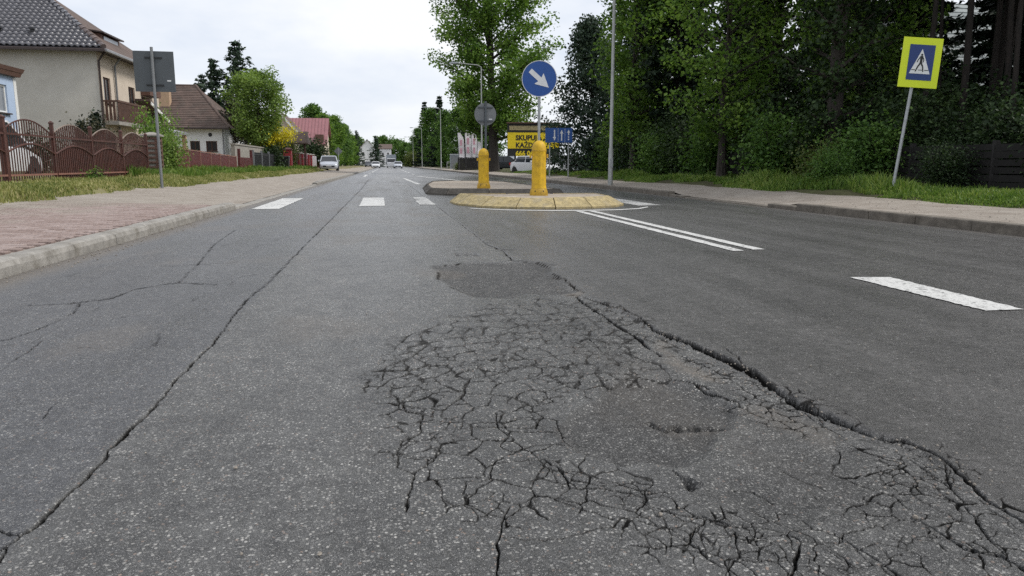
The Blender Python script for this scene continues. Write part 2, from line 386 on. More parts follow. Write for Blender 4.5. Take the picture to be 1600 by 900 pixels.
# numpy value noise
def _hash(ix, iy, seed):
    h = (ix.astype(np.int64)*374761393+iy.astype(np.int64)*668265263+seed*1442695041) & 0xffffffff
    h = ((h ^ (h >> 13))*1274126177) & 0xffffffff
    return ((h ^ (h >> 16)) & 0xffff)/65535.0
def vnoise(x, y, seed=0):
    ix, iy = np.floor(x), np.floor(y); fx, fy = x-ix, y-iy
    fx = fx*fx*(3-2*fx); fy = fy*fy*(3-2*fy)
    a, b = _hash(ix, iy, seed), _hash(ix+1, iy, seed); c, d = _hash(ix, iy+1, seed), _hash(ix+1, iy+1, seed)
    return (a+(b-a)*fx)*(1-fy)+(c+(d-c)*fx)*fy-.5
def fbm(x, y, seed=0, oct=3):
    s = 0; a = 1
    for i in range(oct): s = s+a*vnoise(x*2**i, y*2**i, seed+i*7); a *= .5
    return s
def inpoly(x, y, P):
    r = np.zeros(x.shape, bool); n = len(P)
    for i in range(n):
        (x1, y1), (x2, y2) = P[i], P[(i+1) % n]
        if y1 == y2: continue
        c = ((y1 > y) != (y2 > y)) & (x < (x2-x1)*(y-y1)/(y2-y1)+x1); r ^= c
    return r
def polydist(x, y, P, closed=False):
    d = np.full(x.shape, 9.0); Q = list(P)+([P[0]] if closed else [])
    for (x1, y1), (x2, y2) in zip(Q[:-1], Q[1:]):
        dx, dy = x2-x1, y2-y1; l = dx*dx+dy*dy+1e-12
        t = np.clip(((x-x1)*dx+(y-y1)*dy)/l, 0, 1)
        d = np.minimum(d, np.hypot(x-x1-t*dx, y-y1-t*dy))
    return d
def sstep(a, b, x):
    t = np.clip((x-a)/(b-a), 0, 1); return t*t*(3-2*t)
def zleft(x, y=0):                                   # height of the left bank
    x = -np.asarray(x, float)
    return .12+.10*np.clip((x-2.9)/2.8, 0, 1)+.12*sstep(5.6, 6.4, x)+.10*sstep(6.4, 9, x)
def zright(x):
    x = np.asarray(x, float); return .12+.05*np.clip((x-7.25)/2, 0, 1)+.10*sstep(9.1, 10.2, x)

# ================================================================ THE ROAD
# cracks as (half width mm, [(x, y) metres])
CR = [
(5,[(-1.477,87.297),(-0.864,25.246),(-0.844,13.143),(-0.836,8.491),(-0.831,5.244),(-0.849,4.508),(-0.8,3.386),(-0.802,3.062),(-0.799,2.907),(-0.8,2.727),(-0.798,2.546),(-0.793,2.357),(-0.796,2.178),(-0.796,2.399),(-0.804,2.242),(-0.794,2.088),(-0.791,1.954),(-0.792,1.848),(-0.799,1.754),(-0.8,1.686),(-0.813,1.652),(-0.822,1.585),(-0.814,1.521)]),
(4,[(-0.813,1.652),(-0.843,1.666),(-0.885,1.686)]),
(3,[(-0.815,1.609),(-0.797,1.549),(-0.806,1.535)]),
(6.4125,[(-2.044,4.572),(-1.791,4.597),(-1.669,4.717),(-1.632,5.063),(-1.475,5.257),(-1.43,5.296),(-1.246,5.219),(-1.164,5.16)]),
(5.13,[(-1.791,4.597),(-1.71,4.266),(-1.705,4.016),(-1.721,3.822),(-1.747,3.691),(-1.774,3.631)]),
(3.078,[(-1.775,6.192),(-1.532,6.255),(-1.268,6.344)]),
(3.8475,[(-1.443,5.346),(-1.492,5.766),(-1.532,6.255),(-1.617,6.841),(-1.768,7.957),(-1.873,9.488)]),
(3.078,[(-1.581,3.599),(-1.573,3.476),(-1.542,3.235)]),
(4,[(0.826,28.788),(0.952,12.0),(0.967,10.014),(0.98,7.577),(1.116,7.474)]),
(7,[(0.97,7.499),(1.041,6.969),(1.181,6.877)]),
(7,[(1.051,6.832),(1.023,6.119),(1.121,6.049)]),
(5,[(1.204,5.983),(1.318,5.762)]),
(8,[(1.172,5.172),(1.225,5.047),(1.185,4.571),(1.215,4.444)]),
(9,[(1.113,4.289),(1.118,3.883),(1.118,3.583),(1.135,3.187),(1.124,3.076),(1.125,2.881)]),
(5.5,[(1.161,4.281),(1.226,4.058),(1.276,3.857),(1.292,3.636),(1.274,3.379),(1.296,3.224)]),
(13,[(1.296,3.224),(1.336,3.04),(1.359,2.825),(1.382,2.606),(1.367,2.396),(1.35,2.193),(1.37,2.108),(1.388,2.037)]),
(5,[(1.199,3.283),(1.296,3.224)]),
(5,[(1.125,2.881),(1.215,2.883),(1.249,2.717),(1.247,2.532)]),
(5,[(1.113,2.502),(1.115,2.366),(1.157,2.268),(1.223,2.268)]),
(4,[(1.27,2.206),(1.33,2.134),(1.314,1.986),(1.323,1.898)]),
(3,[(0.899,3.23),(0.903,3.076),(0.955,3.067)]),
(3,[(1.437,2.932),(1.434,2.813),(1.396,2.693)]),
(2.5,[(-0.04,2.729),(-0.028,2.908),(0.078,3.042),(0.155,3.227)]),
(2,[(0.013,3.192),(0.067,3.431),(0.181,3.587)]),
(3,[(0.063,2.57),(0.032,2.465),(0.04,2.345),(0.085,2.306),(0.078,2.145),(0.015,2.076),(0.0,2.005),(0.012,1.9),(0.053,1.851),(0.045,1.763),(0.026,1.626)]),
(2.5,[(0.053,1.851),(0.099,1.93),(0.132,2.019)]),
(3.5,[(0.265,1.61),(0.227,1.529),(0.204,1.447),(0.192,1.323),(0.18,1.259)]),
(2,[(0.218,1.472),(0.272,1.456),(0.4,1.456),(0.48,1.48),(0.508,1.521),(0.547,1.522),(0.609,1.52)]),
(3,[(0.165,1.706),(0.184,1.769),(0.247,1.778),(0.268,1.868),(0.325,1.892),(0.406,1.89),(0.435,1.819),(0.427,1.699),(0.378,1.643)]),
(3.5,[(0.427,1.699),(0.524,1.673),(0.594,1.634),(0.656,1.624)]),
(2.5,[(0.378,1.643),(0.419,1.585),(0.469,1.544),(0.491,1.516)]),
(3.5,[(0.601,2.58),(0.771,2.572),(0.934,2.609)]),
(2.5,[(0.041,2.394),(0.166,2.34),(0.246,2.502),(0.29,2.695),(0.38,2.724),(0.553,2.835),(0.67,2.768)]),
(2.5,[(0.32,2.298),(0.321,2.161),(0.337,2.075),(0.298,2.004),(0.326,1.95),(0.398,1.987),(0.49,1.976)]),
(3,[(0.252,2.172),(0.321,2.161),(0.436,2.127),(0.466,2.226)]),
(4,[(0.589,1.621),(0.602,1.554),(0.629,1.519),(0.691,1.496),(0.738,1.436),(0.789,1.422),(0.841,1.392),(0.857,1.352),(0.928,1.329),(0.968,1.365),(1.071,1.386)]),
(4.5,[(0.857,1.352),(0.82,1.307),(0.79,1.265),(0.758,1.228),(0.726,1.189)]),
(3,[(0.807,1.285),(0.746,1.3),(0.683,1.301),(0.652,1.27)]),
(2.5,[(0.618,1.381),(0.635,1.31),(0.652,1.27),(0.643,1.219)]),
(4,[(0.952,1.341),(0.968,1.283),(0.975,1.253),(0.978,1.192),(0.975,1.147)]),
(3,[(0.978,1.257),(1.034,1.267)]),
(7,[(1.173,1.386),(1.173,1.32),(1.174,1.258),(1.225,1.22),(1.235,1.172),(1.253,1.134)]),
(6.2,[(1.388,2.037),(1.414,1.885),(1.458,1.838),(1.483,1.751),(1.479,1.682),(1.433,1.536),(1.402,1.433),(1.405,1.348),(1.401,1.282)]),
(2.5,[(1.467,1.668),(1.364,1.519),(1.344,1.456),(1.376,1.412),(1.367,1.309)]),
(3,[(1.21,1.58),(1.283,1.561),(1.315,1.5),(1.33,1.432),(1.273,1.325),(1.235,1.219)]),
(2.5,[(1.399,1.73),(1.381,1.588),(1.369,1.532)]),
(2,[(0.844,1.627),(0.888,1.613),(0.901,1.543)]),
(2,[(1.021,1.71),(1.05,1.643),(1.074,1.596)]),
(2.5,[(0.728,1.416),(0.714,1.375),(0.742,1.366),(0.791,1.394)]),
(2.5,[(0.621,1.401),(0.653,1.451),(0.682,1.463)]),
(2,[(0.548,1.503),(0.586,1.451),(0.622,1.391)]),
]
PG = {
"patch1":[(0.345,5.876),(0.69,6.068),(1.204,5.983),(1.274,5.626),(1.198,5.288),(1.213,4.902),(1.18,4.51),(1.042,4.414),(0.854,4.493),(0.689,4.359),(0.5,4.419),(0.408,4.83),(0.321,5.123)],
"patch2":[(0.765,2.547),(1.043,2.58),(1.108,2.49),(1.119,2.342),(1.161,2.246),(1.055,1.994),(0.892,1.891),(0.758,1.783),(0.663,1.786),(0.598,1.757),(0.499,1.897),(0.482,2.125),(0.573,2.261),(0.731,2.454)],
"patch3":[(0.75,1.709),(0.996,1.906),(1.247,1.845),(1.215,1.587),(1.171,1.398),(1.075,1.391),(0.849,1.407),(0.749,1.457)],
"slot":[(0.764,2.17),(0.82,2.149),(0.866,2.13),(1.02,2.099),(1.018,2.053),(0.986,2.04),(0.872,2.077),(0.783,2.12)],
"hole2":[(0.725,1.744),(0.756,1.723),(0.784,1.651),(0.728,1.612),(0.715,1.656)],
"slot2":[(0.566,6.644),(0.819,6.677),(0.803,6.495),(0.581,6.497)],
"dirt":[(1.224,3.216),(1.273,3.167),(1.173,2.824),(1.237,2.547),(1.212,2.459),(1.135,2.498),(1.093,2.626),(1.069,2.778)],
"dirt2":[(0.792,2.109),(1.018,2.053),(1.007,2.002),(0.831,2.04)],
"dirt3":[(1.261,2.229),(1.333,1.913),(1.223,1.747),(1.181,1.906),(1.09,2.174)],
"dirt4":[(1.022,4.417),(1.206,4.568),(1.2,4.388),(1.087,4.265)],
"allig":[(-0.046,2.709),(0.006,3.193),(0.188,3.7),(0.57,4.069),(0.823,4.229),(1.199,4.166),(1.123,3.065),(0.923,2.506),(0.679,2.506),(0.484,2.163),(0.488,1.854),(0.622,1.667),(0.545,1.539),(0.391,1.598),(0.265,1.586),(0.158,1.637),(0.088,1.877),(-0.013,1.983),(0.019,2.301)],
"allig2":[(0.603,1.66),(0.656,1.484),(0.873,1.448),(1.215,1.587),(1.251,1.737),(1.409,1.856),(1.492,1.697),(1.414,1.358),(1.216,1.152),(1.099,1.271),(0.872,1.181),(0.597,1.227),(0.529,1.449)],
"allig3":[(1.091,4.406),(1.18,4.169),(1.306,3.675),(1.306,3.224),(1.153,2.836),(1.115,3.127),(1.091,3.549)],
"allig4":[(1.235,2.846),(1.329,2.354),(1.378,2.011),(1.276,1.827),(1.181,2.081),(1.138,2.434)],
}

XC = np.array([(1.0, 1.40), (1.31, 1.40), (1.76, 1.47), (2.0, 1.40), (2.17, 1.37), (2.86, 1.36), (3.2, 1.29), (4.5, 1.2), (6, 1.12), (7.6, 1.0), (12, .95), (28.8, .83), (60, .7), (400, .7)])
PG['lane'] = [(-2.3, 2.2), (-1.0, 2.2), (-1.0, 9.5), (-2.4, 9.5)]
def make_road():
    v = np.linspace(1/1.05, 1/32, 610); Yd = 1/v
    Yr = np.concatenate([[-25, -6, -1, .3, .7, .95], Yd, [34, 38, 44, 52, 64, 80, 105, 140, 190, 260, 340]])
    Mf = 1160; t = np.linspace(0, 1, Mf)
    tw = np.cumsum(1/np.where((t > .32) & (t < .80), 1.75, 1.0)); tw = (tw-tw[0])/(tw[-1]-tw[0]); t = tw
    Yc = np.clip(Yr, 1.05, None)
    x0 = np.maximum(-2.72, -.56*Yc-.3); x1 = np.minimum(7.06, 1.10*Yc+.25)
    X = np.concatenate([np.full((len(Yr), 1), -2.721), x0[:, None]+(x1-x0)[:, None]*t[None], np.full((len(Yr), 1), 7.061)], 1)
    Y = np.repeat(Yr[:, None], X.shape[1], 1)
    x, y = X.ravel(), Y.ravel()
    sx = np.repeat(((x1-x0)/Mf), X.shape[1]); dyr = np.gradient(Yr); sy = np.repeat(np.abs(dyr), X.shape[1])
    near = (y > 1.0) & (y < 40)
    wx = x+.014*fbm(x*9, y*7, 3, 4)+.005*fbm(x*48, y*38, 5, 2); wy = y+.019*fbm(x*9, y*7, 13, 4)+.008*fbm(x*48, y*38, 15, 2)
    fade = sstep(40, 24, y)
    crack = np.zeros_like(x); z = np.zeros_like(x)
    xc = np.interp(y, XC[:, 0], XC[:, 1])
    s = wx-xc
    lane = sstep(-.012, .012, s); left = sstep(.01, -.01, wx+.815)
    # gentle unevenness, flatter on the newer lane and far off
    z += fade*(.006*fbm(x*1.7, y*1.3, 21, 3)*sstep(9, 5, y)*(1-.85*lane))
    z += .0030*fbm(x*62, y*62, 31, 2)*sstep(8, 4, y)*(1-.6*lane)
    z -= .010*np.exp(-(s/.10)**2)*sstep(.02, -.01, s)*sstep(1.6, 2.0, y)*sstep(4.3, 3.2, y)
    z += .007*sstep(.45, .0, s)*lane*sstep(1.2, 1.9, y)*sstep(5.2, 3.6, y)       # raised lip of the newer lane
    # sunk patches and holes
    rim = []
    patch = np.zeros_like(x); dirt = np.zeros_like(x)
    qx = x+.05*fbm(x*6, y*5, 41, 3); qy = y+.08*fbm(x*6, y*5, 51, 3)
    def region(key, soft, px=qx, py=qy):
        P = PG[key]; xs = [p[0] for p in P]; ys = [p[1] for p in P]; r = np.zeros_like(x)
        k = np.nonzero((px > min(xs)-.4) & (px < max(xs)+.4) & (py > min(ys)-.6) & (py < max(ys)+.6))[0]
        d = polydist(px[k], py[k], P, True); ins = inpoly(px[k], py[k], P)
        r[k] = np.where(ins, sstep(-soft*.3, soft, d), 0); return r
    def polyedge(key):
        P = PG[key]; k = np.nonzero((qx > min(p[0] for p in P)-.3) & (qx < max(p[0] for p in P)+.3) & (qy > min(p[1] for p in P)-.5) & (qy < max(p[1] for p in P)+.5))[0]
        return k, polydist(qx[k], qy[k], P, True)
    for key, dep, soft, amt in (('patch1', .020, .06, 1), ('patch2', .022, .05, .9), ('patch3', .010, .12, .55)):
        r = region(key, soft); patch = np.maximum(patch, r*amt); z -= dep*r
        if amt > .8: rim.append((key, polyedge(key)))
    cr2 = np.zeros_like(x)
    for key, dep, soft in (('slot', .03, .02), ('hole2', .035, .025), ('slot2', .03, .03)):
        P = PG[key]; r = region(key, soft, wx+.03*fbm(x*24, y*20, 97, 3), wy+.05*fbm(x*24, y*20, 99, 3))*sstep(-.55, .1, fbm(x*20, y*16, 95, 3)); z -= dep*r; cr2 = np.maximum(cr2, r*.45)
    for key, amt in (('dirt', .7), ('dirt2', .6), ('dirt3', .35), ('dirt4', .7)):
        dirt = np.maximum(dirt, amt*region(key, .06))
    # traced cracks
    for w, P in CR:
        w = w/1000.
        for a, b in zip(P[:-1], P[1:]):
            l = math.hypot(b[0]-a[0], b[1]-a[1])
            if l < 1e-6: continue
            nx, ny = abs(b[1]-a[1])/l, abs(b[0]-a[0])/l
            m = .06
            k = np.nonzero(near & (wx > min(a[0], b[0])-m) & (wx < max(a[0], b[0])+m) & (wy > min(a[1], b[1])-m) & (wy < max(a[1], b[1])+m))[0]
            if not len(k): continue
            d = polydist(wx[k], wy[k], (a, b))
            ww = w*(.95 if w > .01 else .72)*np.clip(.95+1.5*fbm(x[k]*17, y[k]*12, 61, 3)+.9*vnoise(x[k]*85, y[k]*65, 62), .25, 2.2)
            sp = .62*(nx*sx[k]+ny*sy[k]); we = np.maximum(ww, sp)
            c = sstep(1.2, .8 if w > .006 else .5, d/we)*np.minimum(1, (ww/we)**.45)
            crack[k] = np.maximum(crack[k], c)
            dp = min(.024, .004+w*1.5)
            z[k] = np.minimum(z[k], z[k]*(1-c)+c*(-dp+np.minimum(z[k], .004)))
    # alligator cracking: cell borders
    def voro(px, py, sc, seed):
        gx, gy = px/sc, py/sc; ix, iy = np.floor(gx), np.floor(gy)
        f1 = np.full(px.shape, 9.); f2 = f1.copy()
        for i in (-1, 0, 1):
            for j in (-1, 0, 1):
                cx, cy = ix+i, iy+j
                d = np.hypot(cx+.5+.9*(_hash(cx, cy, seed)-.5)-gx, cy+.5+.9*(_hash(cx, cy, seed+9)-.5)-gy)
                f2 = np.where(d < f1, f1, np.minimum(f2, d)); f1 = np.minimum(f1, d)
        return (f2-f1)*.5*sc
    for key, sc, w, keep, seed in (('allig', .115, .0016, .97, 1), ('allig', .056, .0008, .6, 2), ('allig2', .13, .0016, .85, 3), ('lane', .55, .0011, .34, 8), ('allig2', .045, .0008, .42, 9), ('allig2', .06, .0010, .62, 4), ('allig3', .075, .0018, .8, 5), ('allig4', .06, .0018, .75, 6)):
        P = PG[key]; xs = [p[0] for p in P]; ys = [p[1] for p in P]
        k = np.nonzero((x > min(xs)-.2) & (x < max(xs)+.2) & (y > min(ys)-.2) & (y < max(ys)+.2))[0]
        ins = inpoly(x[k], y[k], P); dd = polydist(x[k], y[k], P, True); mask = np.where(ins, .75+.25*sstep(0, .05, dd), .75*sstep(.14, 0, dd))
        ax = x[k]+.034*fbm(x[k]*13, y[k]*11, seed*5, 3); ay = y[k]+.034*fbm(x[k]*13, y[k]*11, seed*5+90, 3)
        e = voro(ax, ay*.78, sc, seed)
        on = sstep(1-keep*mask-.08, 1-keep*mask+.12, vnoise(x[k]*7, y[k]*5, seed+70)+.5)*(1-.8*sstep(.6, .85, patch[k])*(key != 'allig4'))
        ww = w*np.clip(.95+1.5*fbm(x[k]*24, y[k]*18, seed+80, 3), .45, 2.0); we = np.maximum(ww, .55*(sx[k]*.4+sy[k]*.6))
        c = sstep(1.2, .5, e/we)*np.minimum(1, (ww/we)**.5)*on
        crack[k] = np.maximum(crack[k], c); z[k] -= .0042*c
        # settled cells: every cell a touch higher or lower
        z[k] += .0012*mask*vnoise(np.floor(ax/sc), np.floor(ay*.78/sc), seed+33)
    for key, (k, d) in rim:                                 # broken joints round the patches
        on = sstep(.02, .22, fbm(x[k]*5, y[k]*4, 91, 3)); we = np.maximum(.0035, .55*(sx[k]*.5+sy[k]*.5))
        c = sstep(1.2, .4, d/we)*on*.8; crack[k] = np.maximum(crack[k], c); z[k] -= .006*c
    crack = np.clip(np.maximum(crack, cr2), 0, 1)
    dirt = np.maximum(dirt, .9*sstep(-2.38, -2.62, x+.10*fbm(x*3, y*2.2, 77, 4)))
    dirt = np.maximum(dirt, .6*sstep(6.86, 7.0, x+.06*fbm(x*3, y*2, 78, 3)))
    dirt = np.maximum(dirt, .30*sstep(.12, .5, fbm(x*2.3, y*1.1, 79, 4))*sstep(1.2, 3, y)*(1-lane))
    R, C = X.shape; idx = np.arange(R*C).reshape(R, C)
    F = np.stack([idx[:-1, :-1], idx[:-1, 1:], idx[1:, 1:], idx[1:, :-1]], -1).reshape(-1, 4)
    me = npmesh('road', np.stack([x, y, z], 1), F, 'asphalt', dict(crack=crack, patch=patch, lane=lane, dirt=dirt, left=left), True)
    return tag(link('road', me), kind='structure')
road = make_road()
def marking(name, pts, z=.0055, mat='paint'):
    # sheets of paint; subdivided lightly so the edge can be uneven
    mb = MB(); P = [Vector((*p, z)) for p in pts]; n = 40
    r = random.Random(str(pts))
    for i in range(n):
        a, b = i/n, (i+1)/n
        pass
    j = [(r.uniform(-.008, .008), r.uniform(-.008, .008)) for i in range(n+1)]
    for i in range(n):
        q = [P[0].lerp(P[3], i/n), P[1].lerp(P[2], i/n), P[1].lerp(P[2], (i+1)/n), P[0].lerp(P[3], (i+1)/n)]
        e = (P[1]-P[0]).normalized()
        mb.face(q[0]+e*j[i][0], q[1]+e*j[i][1], q[2]+e*j[i+1][1], q[3]+e*j[i+1][0])
    return build(name, mb, mat, road)
marking('lane_dash', [(3.235, 3.50), (3.475, 3.50), (3.53, 4.69), (3.24, 4.74)][::1])
for k in range(2): marking('lane_dash', [(3.235, -2.5-6*k), (3.475, -2.5-6*k), (3.475, -1.3-6*k), (3.235, -1.3-6*k)])
marking('double_line', [(3.16, 6.40), (3.28, 6.40), (3.30, 12.42), (3.18, 12.45)])
marking('double_line', [(3.40, 6.47), (3.52, 6.47), (3.54, 12.44), (3.42, 12.42)])
for x0, x1, y0, y1 in ((-2.45, -1.96, 13.95, 18.3), (-.56, -.07, 14.65, 18.35), (.62, .94, 14.9, 18.5), (4.86, 5.36, 13.95, 18.3)):
    marking('crosswalk_stripe', [(x0, y0), (x1, y0), (x1-.03, y1), (x0-.03, y1)], mat='paint_worn' if x0 > 0 else 'paint')
# outline painted round the head of the island, and the chevrons that lead up to its far end
ol = [(1.5, 13.45), (2.05, 12.86), (2.75, 12.55), (3.35, 12.48), (3.95, 12.55), (4.5, 12.85), (4.85, 13.35)]
for (a, b), (c, d) in zip(ol[:-1], ol[1:]):
    marking('island_outline', [(a, b), (c, d), (c+(c-3)*.03, d+.22), (a+(a-3)*.03, b+.22)])
marking('island_outline', [(1.15, 30.5), (1.35, 30.5), (1.0, 44), (.85, 44)])
marking('island_outline', [(4.3, 29.5), (4.5, 29.5), (2.1, 52), (1.85, 52)])
for k in range(9): marking('lane_dash', [(-1.62, 50+14*k), (-1.44, 50+14*k), (-1.5, 59+14*k), (-1.68, 59+14*k)])
for k in range(9): marking('lane_dash', [(2.0, 60+12*k), (2.15, 60+12*k), (2.15, 66+12*k), (2.0, 66+12*k)])

# ================================================================ GROUND
mb = MB(); mb.face((-2500, -2500, -.12), (2500, -2500, -.12), (2500, 2500, -.12), (-2500, 2500, -.12))
tag(build('ground', mb, 'soil'), kind='structure')
def strip(name, xs, ys, zf, mat, wob=0, seed=0):
    X, Y = np.meshgrid(xs, ys); Z = zf(X, Y)
    idx = np.arange(X.size).reshape(X.shape)
    F = np.stack([idx[:-1, :-1], idx[:-1, 1:], idx[1:, 1:], idx[1:, :-1]], -1).reshape(-1, 4)
    return tag(link(name, npmesh(name, np.stack([X, Y, Z], -1).reshape(-1, 3), F, mat, None, True)), kind='structure')
ysl = np.concatenate([np.arange(-20, 4, 2), np.arange(4, 34, .25), np.arange(34, 70, 1), np.arange(70, 260, 10), [300]])
# left pavement: slab bed, a dropped stretch at the crossing
def drop(y): return 1-.72*sstep(13.6, 15, y)*sstep(31, 29, y)
def zpl(X, Y): return np.minimum(zleft(X), zleft(X))*1.0-.12*(1-drop(Y))*np.clip(1-(-X-2.9)/1.6, 0, 1)+.012*fbm(X*1.5, Y*1.2, 5, 3)*sstep(2.9, 3.3, -X)-.012
pav_l = strip('pavement', np.concatenate([np.linspace(-6.4, -2.9, 24)]), ysl, zpl, 'sandy_concrete')
def verge_z(X, Y): return zleft(X)+.04*fbm(X*1.3, Y*1.1, 8, 4)+.055*sstep(5.65, 5.9, -X+.35*fbm(Y*.35, Y*.1, 12, 3)+.25*fbm(X*0+3, Y*1.6, 17, 2))-.07*sstep(5.9, 5.6, -X+.35*fbm(Y*.35, Y*.1, 12, 3)+.25*fbm(X*0+3, Y*1.6, 17, 2))
strip('left_verge', np.concatenate([[-400, -60, -30, -14], np.linspace(-10, -5.2, 60)]), np.concatenate([np.arange(-20, 8, 2), np.arange(8, 40, .15), np.arange(40, 70, 1), np.arange(70, 260, 10), [400, 900]]), verge_z, 'soil')
def dropr(y): return 1-.8*sstep(12.0, 13, y)*sstep(18.5, 17, y)
def zpr(X, Y): return zright(X)-.11*(1-dropr(Y))*np.clip(1-(X-7.2)/1.4, 0, 1)+.015*fbm(X*1.5, Y*1.2, 9, 3)*sstep(7.25, 7.6, X)-.004
strip('pavement', np.concatenate([np.linspace(7.23, 10.0, 20)]), ysl, zpr, 'sandy_concrete')
def zvr(X, Y): return zright(X)+.05*fbm(X*1.3, Y*1.1, 18, 4)+.03-.16*sstep(9.35, 8.95, X+.5*fbm(Y*.3, Y*.1, 22, 3))
strip('right_verge', np.concatenate([np.linspace(8.6, 12, 30), [14, 18, 25, 40, 100, 400]]), np.concatenate([np.arange(-20, 6, 2), np.arange(6, 60, .3), np.arange(60, 260, 8), [400, 900]]), zvr, 'forest_floor')

# loose grit along the broken edge and a few pale pebbles
def pebbles():
    g = np.random.default_rng(6); mb = MB(); r = random.Random(6)
    pts = []
    for q in range(240):
        y = 1.5+3.2*r.random()**1.3; pts.append((float(np.interp(y, XC[:, 0], XC[:, 1]))+r.gauss(.0, .09), y, r.uniform(.0015, .004)))
    for q in range(70): pts.append((r.uniform(-.8, 1.5), r.uniform(1.3, 4), r.uniform(.0015, .0035)))
    for q in range(130): pts.append((-2.72+abs(r.gauss(0, .12)), r.uniform(5, 13), r.uniform(.003, .008)))
    for q in range(260): pts.append((r.uniform(7.3, 9.1), r.uniform(6.5, 22), r.uniform(.003, .009)))
    for q in range(160): pts.append((-r.uniform(3.0, 5.6), r.uniform(5, 17), r.uniform(.002, .006)))
    pts += [(1.17, 1.40, .006), (-.16, 1.46, .005), (.60, 1.51, .005), (-.42, 1.95, .005)]
    for x, y, s in pts:
        n = 6; a0 = r.random()*6; z0 = .004 if -2.8 < x < 7.1 else float(zright(x))+.008 if x > 0 else float(zleft(x))+.006
        ring = lambda k, z: [(x+s*k*r.uniform(.8, 1.2)*math.cos(a0+2*PI*i/n), y+s*k*1.2*r.uniform(.8, 1.2)*math.sin(a0+2*PI*i/n), z0+z*s) for i in range(n)]
        mb.loft([ring(.8, -.6), ring(1.1, .1), ring(.6, .75)])
    tag(build('loose_gravel', mb, 'pebble'), kind='stuff')
pebbles()

# kerbs: every stone a piece of its kerb
def kerb_mesh(w, h, rnd, L, mat, seed):
    r = random.Random(seed); prof = [(0, -.08), (0, h-rnd), (-rnd*.3, h-rnd*.3), (-rnd, h), (-w, h), (-w, -.08)]
    mb = MB(); rings = []
    for yy in (0, .012, L/2, L-.012, L):
        ins = .006 if yy in (0, L) else 0
        rings.append([(px+(r.uniform(-.003, .003)-ins if px > -.01 else r.uniform(-.002, .002)), yy, pz-(ins if pz > .01 else 0)+r.uniform(-.002, .002)) for px, pz in prof])
    mb.loft(rings); return mb.mesh('kerb_stone', mat)
def kerb(name, x, sign, ylist, w, h, rnd, mat, Ls, drops):
    root = thing(name, None, None, (x, 0, 0)); root['kind'] = 'structure'
    ms = [kerb_mesh(w, h, rnd, Ls-.012, mat, i) for i in range(3)]
    r = random.Random(name)
    for k, y in enumerate(ylist):
        o = link('kerb_stone', ms[k % 3], root)
        sc = 1 if sign > 0 else -1
        o.location = (r.uniform(-.006, .006), y if sc > 0 else y+Ls-.012, drops(y+.5)+r.uniform(-.004, .003))
        o.rotation_euler = (0, 0, (0 if sc > 0 else PI)+r.uniform(-.004, .004))
    return root
kerb('left_kerb', -2.722, 1, np.arange(-4, 150, 1.0), .17, .125, .055, 'kerb', 1.0, lambda y: -.105*float(1-drop(np.array(y)))/.72*1.0)
kerb('right_kerb', 7.062, -1, np.arange(-3, 150, 1.0), .17, .125, .02, 'kerb_dark', 1.0, lambda y: -.10*float(1-dropr(np.array(y)))/.8)

# red pavers: the nearest are single pieces, the rest one mesh
def paver_geo():
    b = .006; mb = MB(); mb.box((0, 0, -.02), (.194, .094, .04), 0, b); return mb
pv = paver_geo(); pvm = pv.mesh('paver', 'paver')
cells = []
r = random.Random(4)
for j in range(int((13.2-4.2)/.1)):
    y = 4.25+j*.1
    for i in range(14):
        x = -3.02-i*.2-(.1 if j % 2 else 0)
        if x < -5.5: continue
        cells.append((x*x+y*y, x, y))
cells.sort()
inview = [c for c in cells if c[1]/c[2] > -.56]
single = set(id(c) for c in inview[:300])
rest = MB()
for c in cells:
    x, y = c[1], c[2]; z = float(zleft(x))+.004+r.uniform(-.0025, .0025)+.008*math.sin(x*3+y*1.1)*math.sin(y*.7)
    if id(c) in single:
        o = link('paver', pvm, pav_l); o.location = (x, y, z); o.rotation_euler = (r.uniform(-.012, .012), r.uniform(-.012, .012), r.uniform(-.02, .02))
    else: rest.add([(p[0]+x, p[1]+y, p[2]+z) for p in pv.v], pv.f)
tag(build('paver_field', rest, 'paver', pav_l), kind='stuff')

# ================================================================ GRASS
def grass(name, n, sampler, zf, hr, mat, seed, wid=.006, lean=.5):
    g = np.random.default_rng(seed); x, y, hs = sampler(g, n); n = len(x)
    z = zf(x, y); h = g.uniform(hr[0], hr[1], n)*hs; a = g.uniform(0, 2*PI, n); w = wid*(1+y/14)*g.uniform(.7, 1.4, n)
    la = g.uniform(0, 2*PI, n); ll = h*lean*g.uniform(.2, 1, n)
    dx, dy = np.cos(a)*w, np.sin(a)*w; lx, ly = np.cos(la)*ll, np.sin(la)*ll
    V = np.stack([np.stack([x-dx, y-dy, z-.02], 1), np.stack([x+dx, y+dy, z-.02], 1),
                  np.stack([x+dx*.7+lx*.35, y+dy*.7+ly*.35, z+h*.6], 1), np.stack([x-dx*.7+lx*.35, y-dy*.7+ly*.35, z+h*.6], 1),
                  np.stack([x+lx, y+ly, z+h], 1)], 1).reshape(-1, 3)
    b = np.arange(n)[:, None]*5
    F = np.concatenate([b+np.array([[0, 1, 2]]), b+np.array([[0, 2, 3]]), b+np.array([[3, 2, 4]])], 0)
    tone = np.repeat(np.clip(g.normal(.5, .2, n), 0, 1), 5)
    return tag(link(name, npmesh(name, V, F, mat, dict(tone=tone))), kind='stuff')
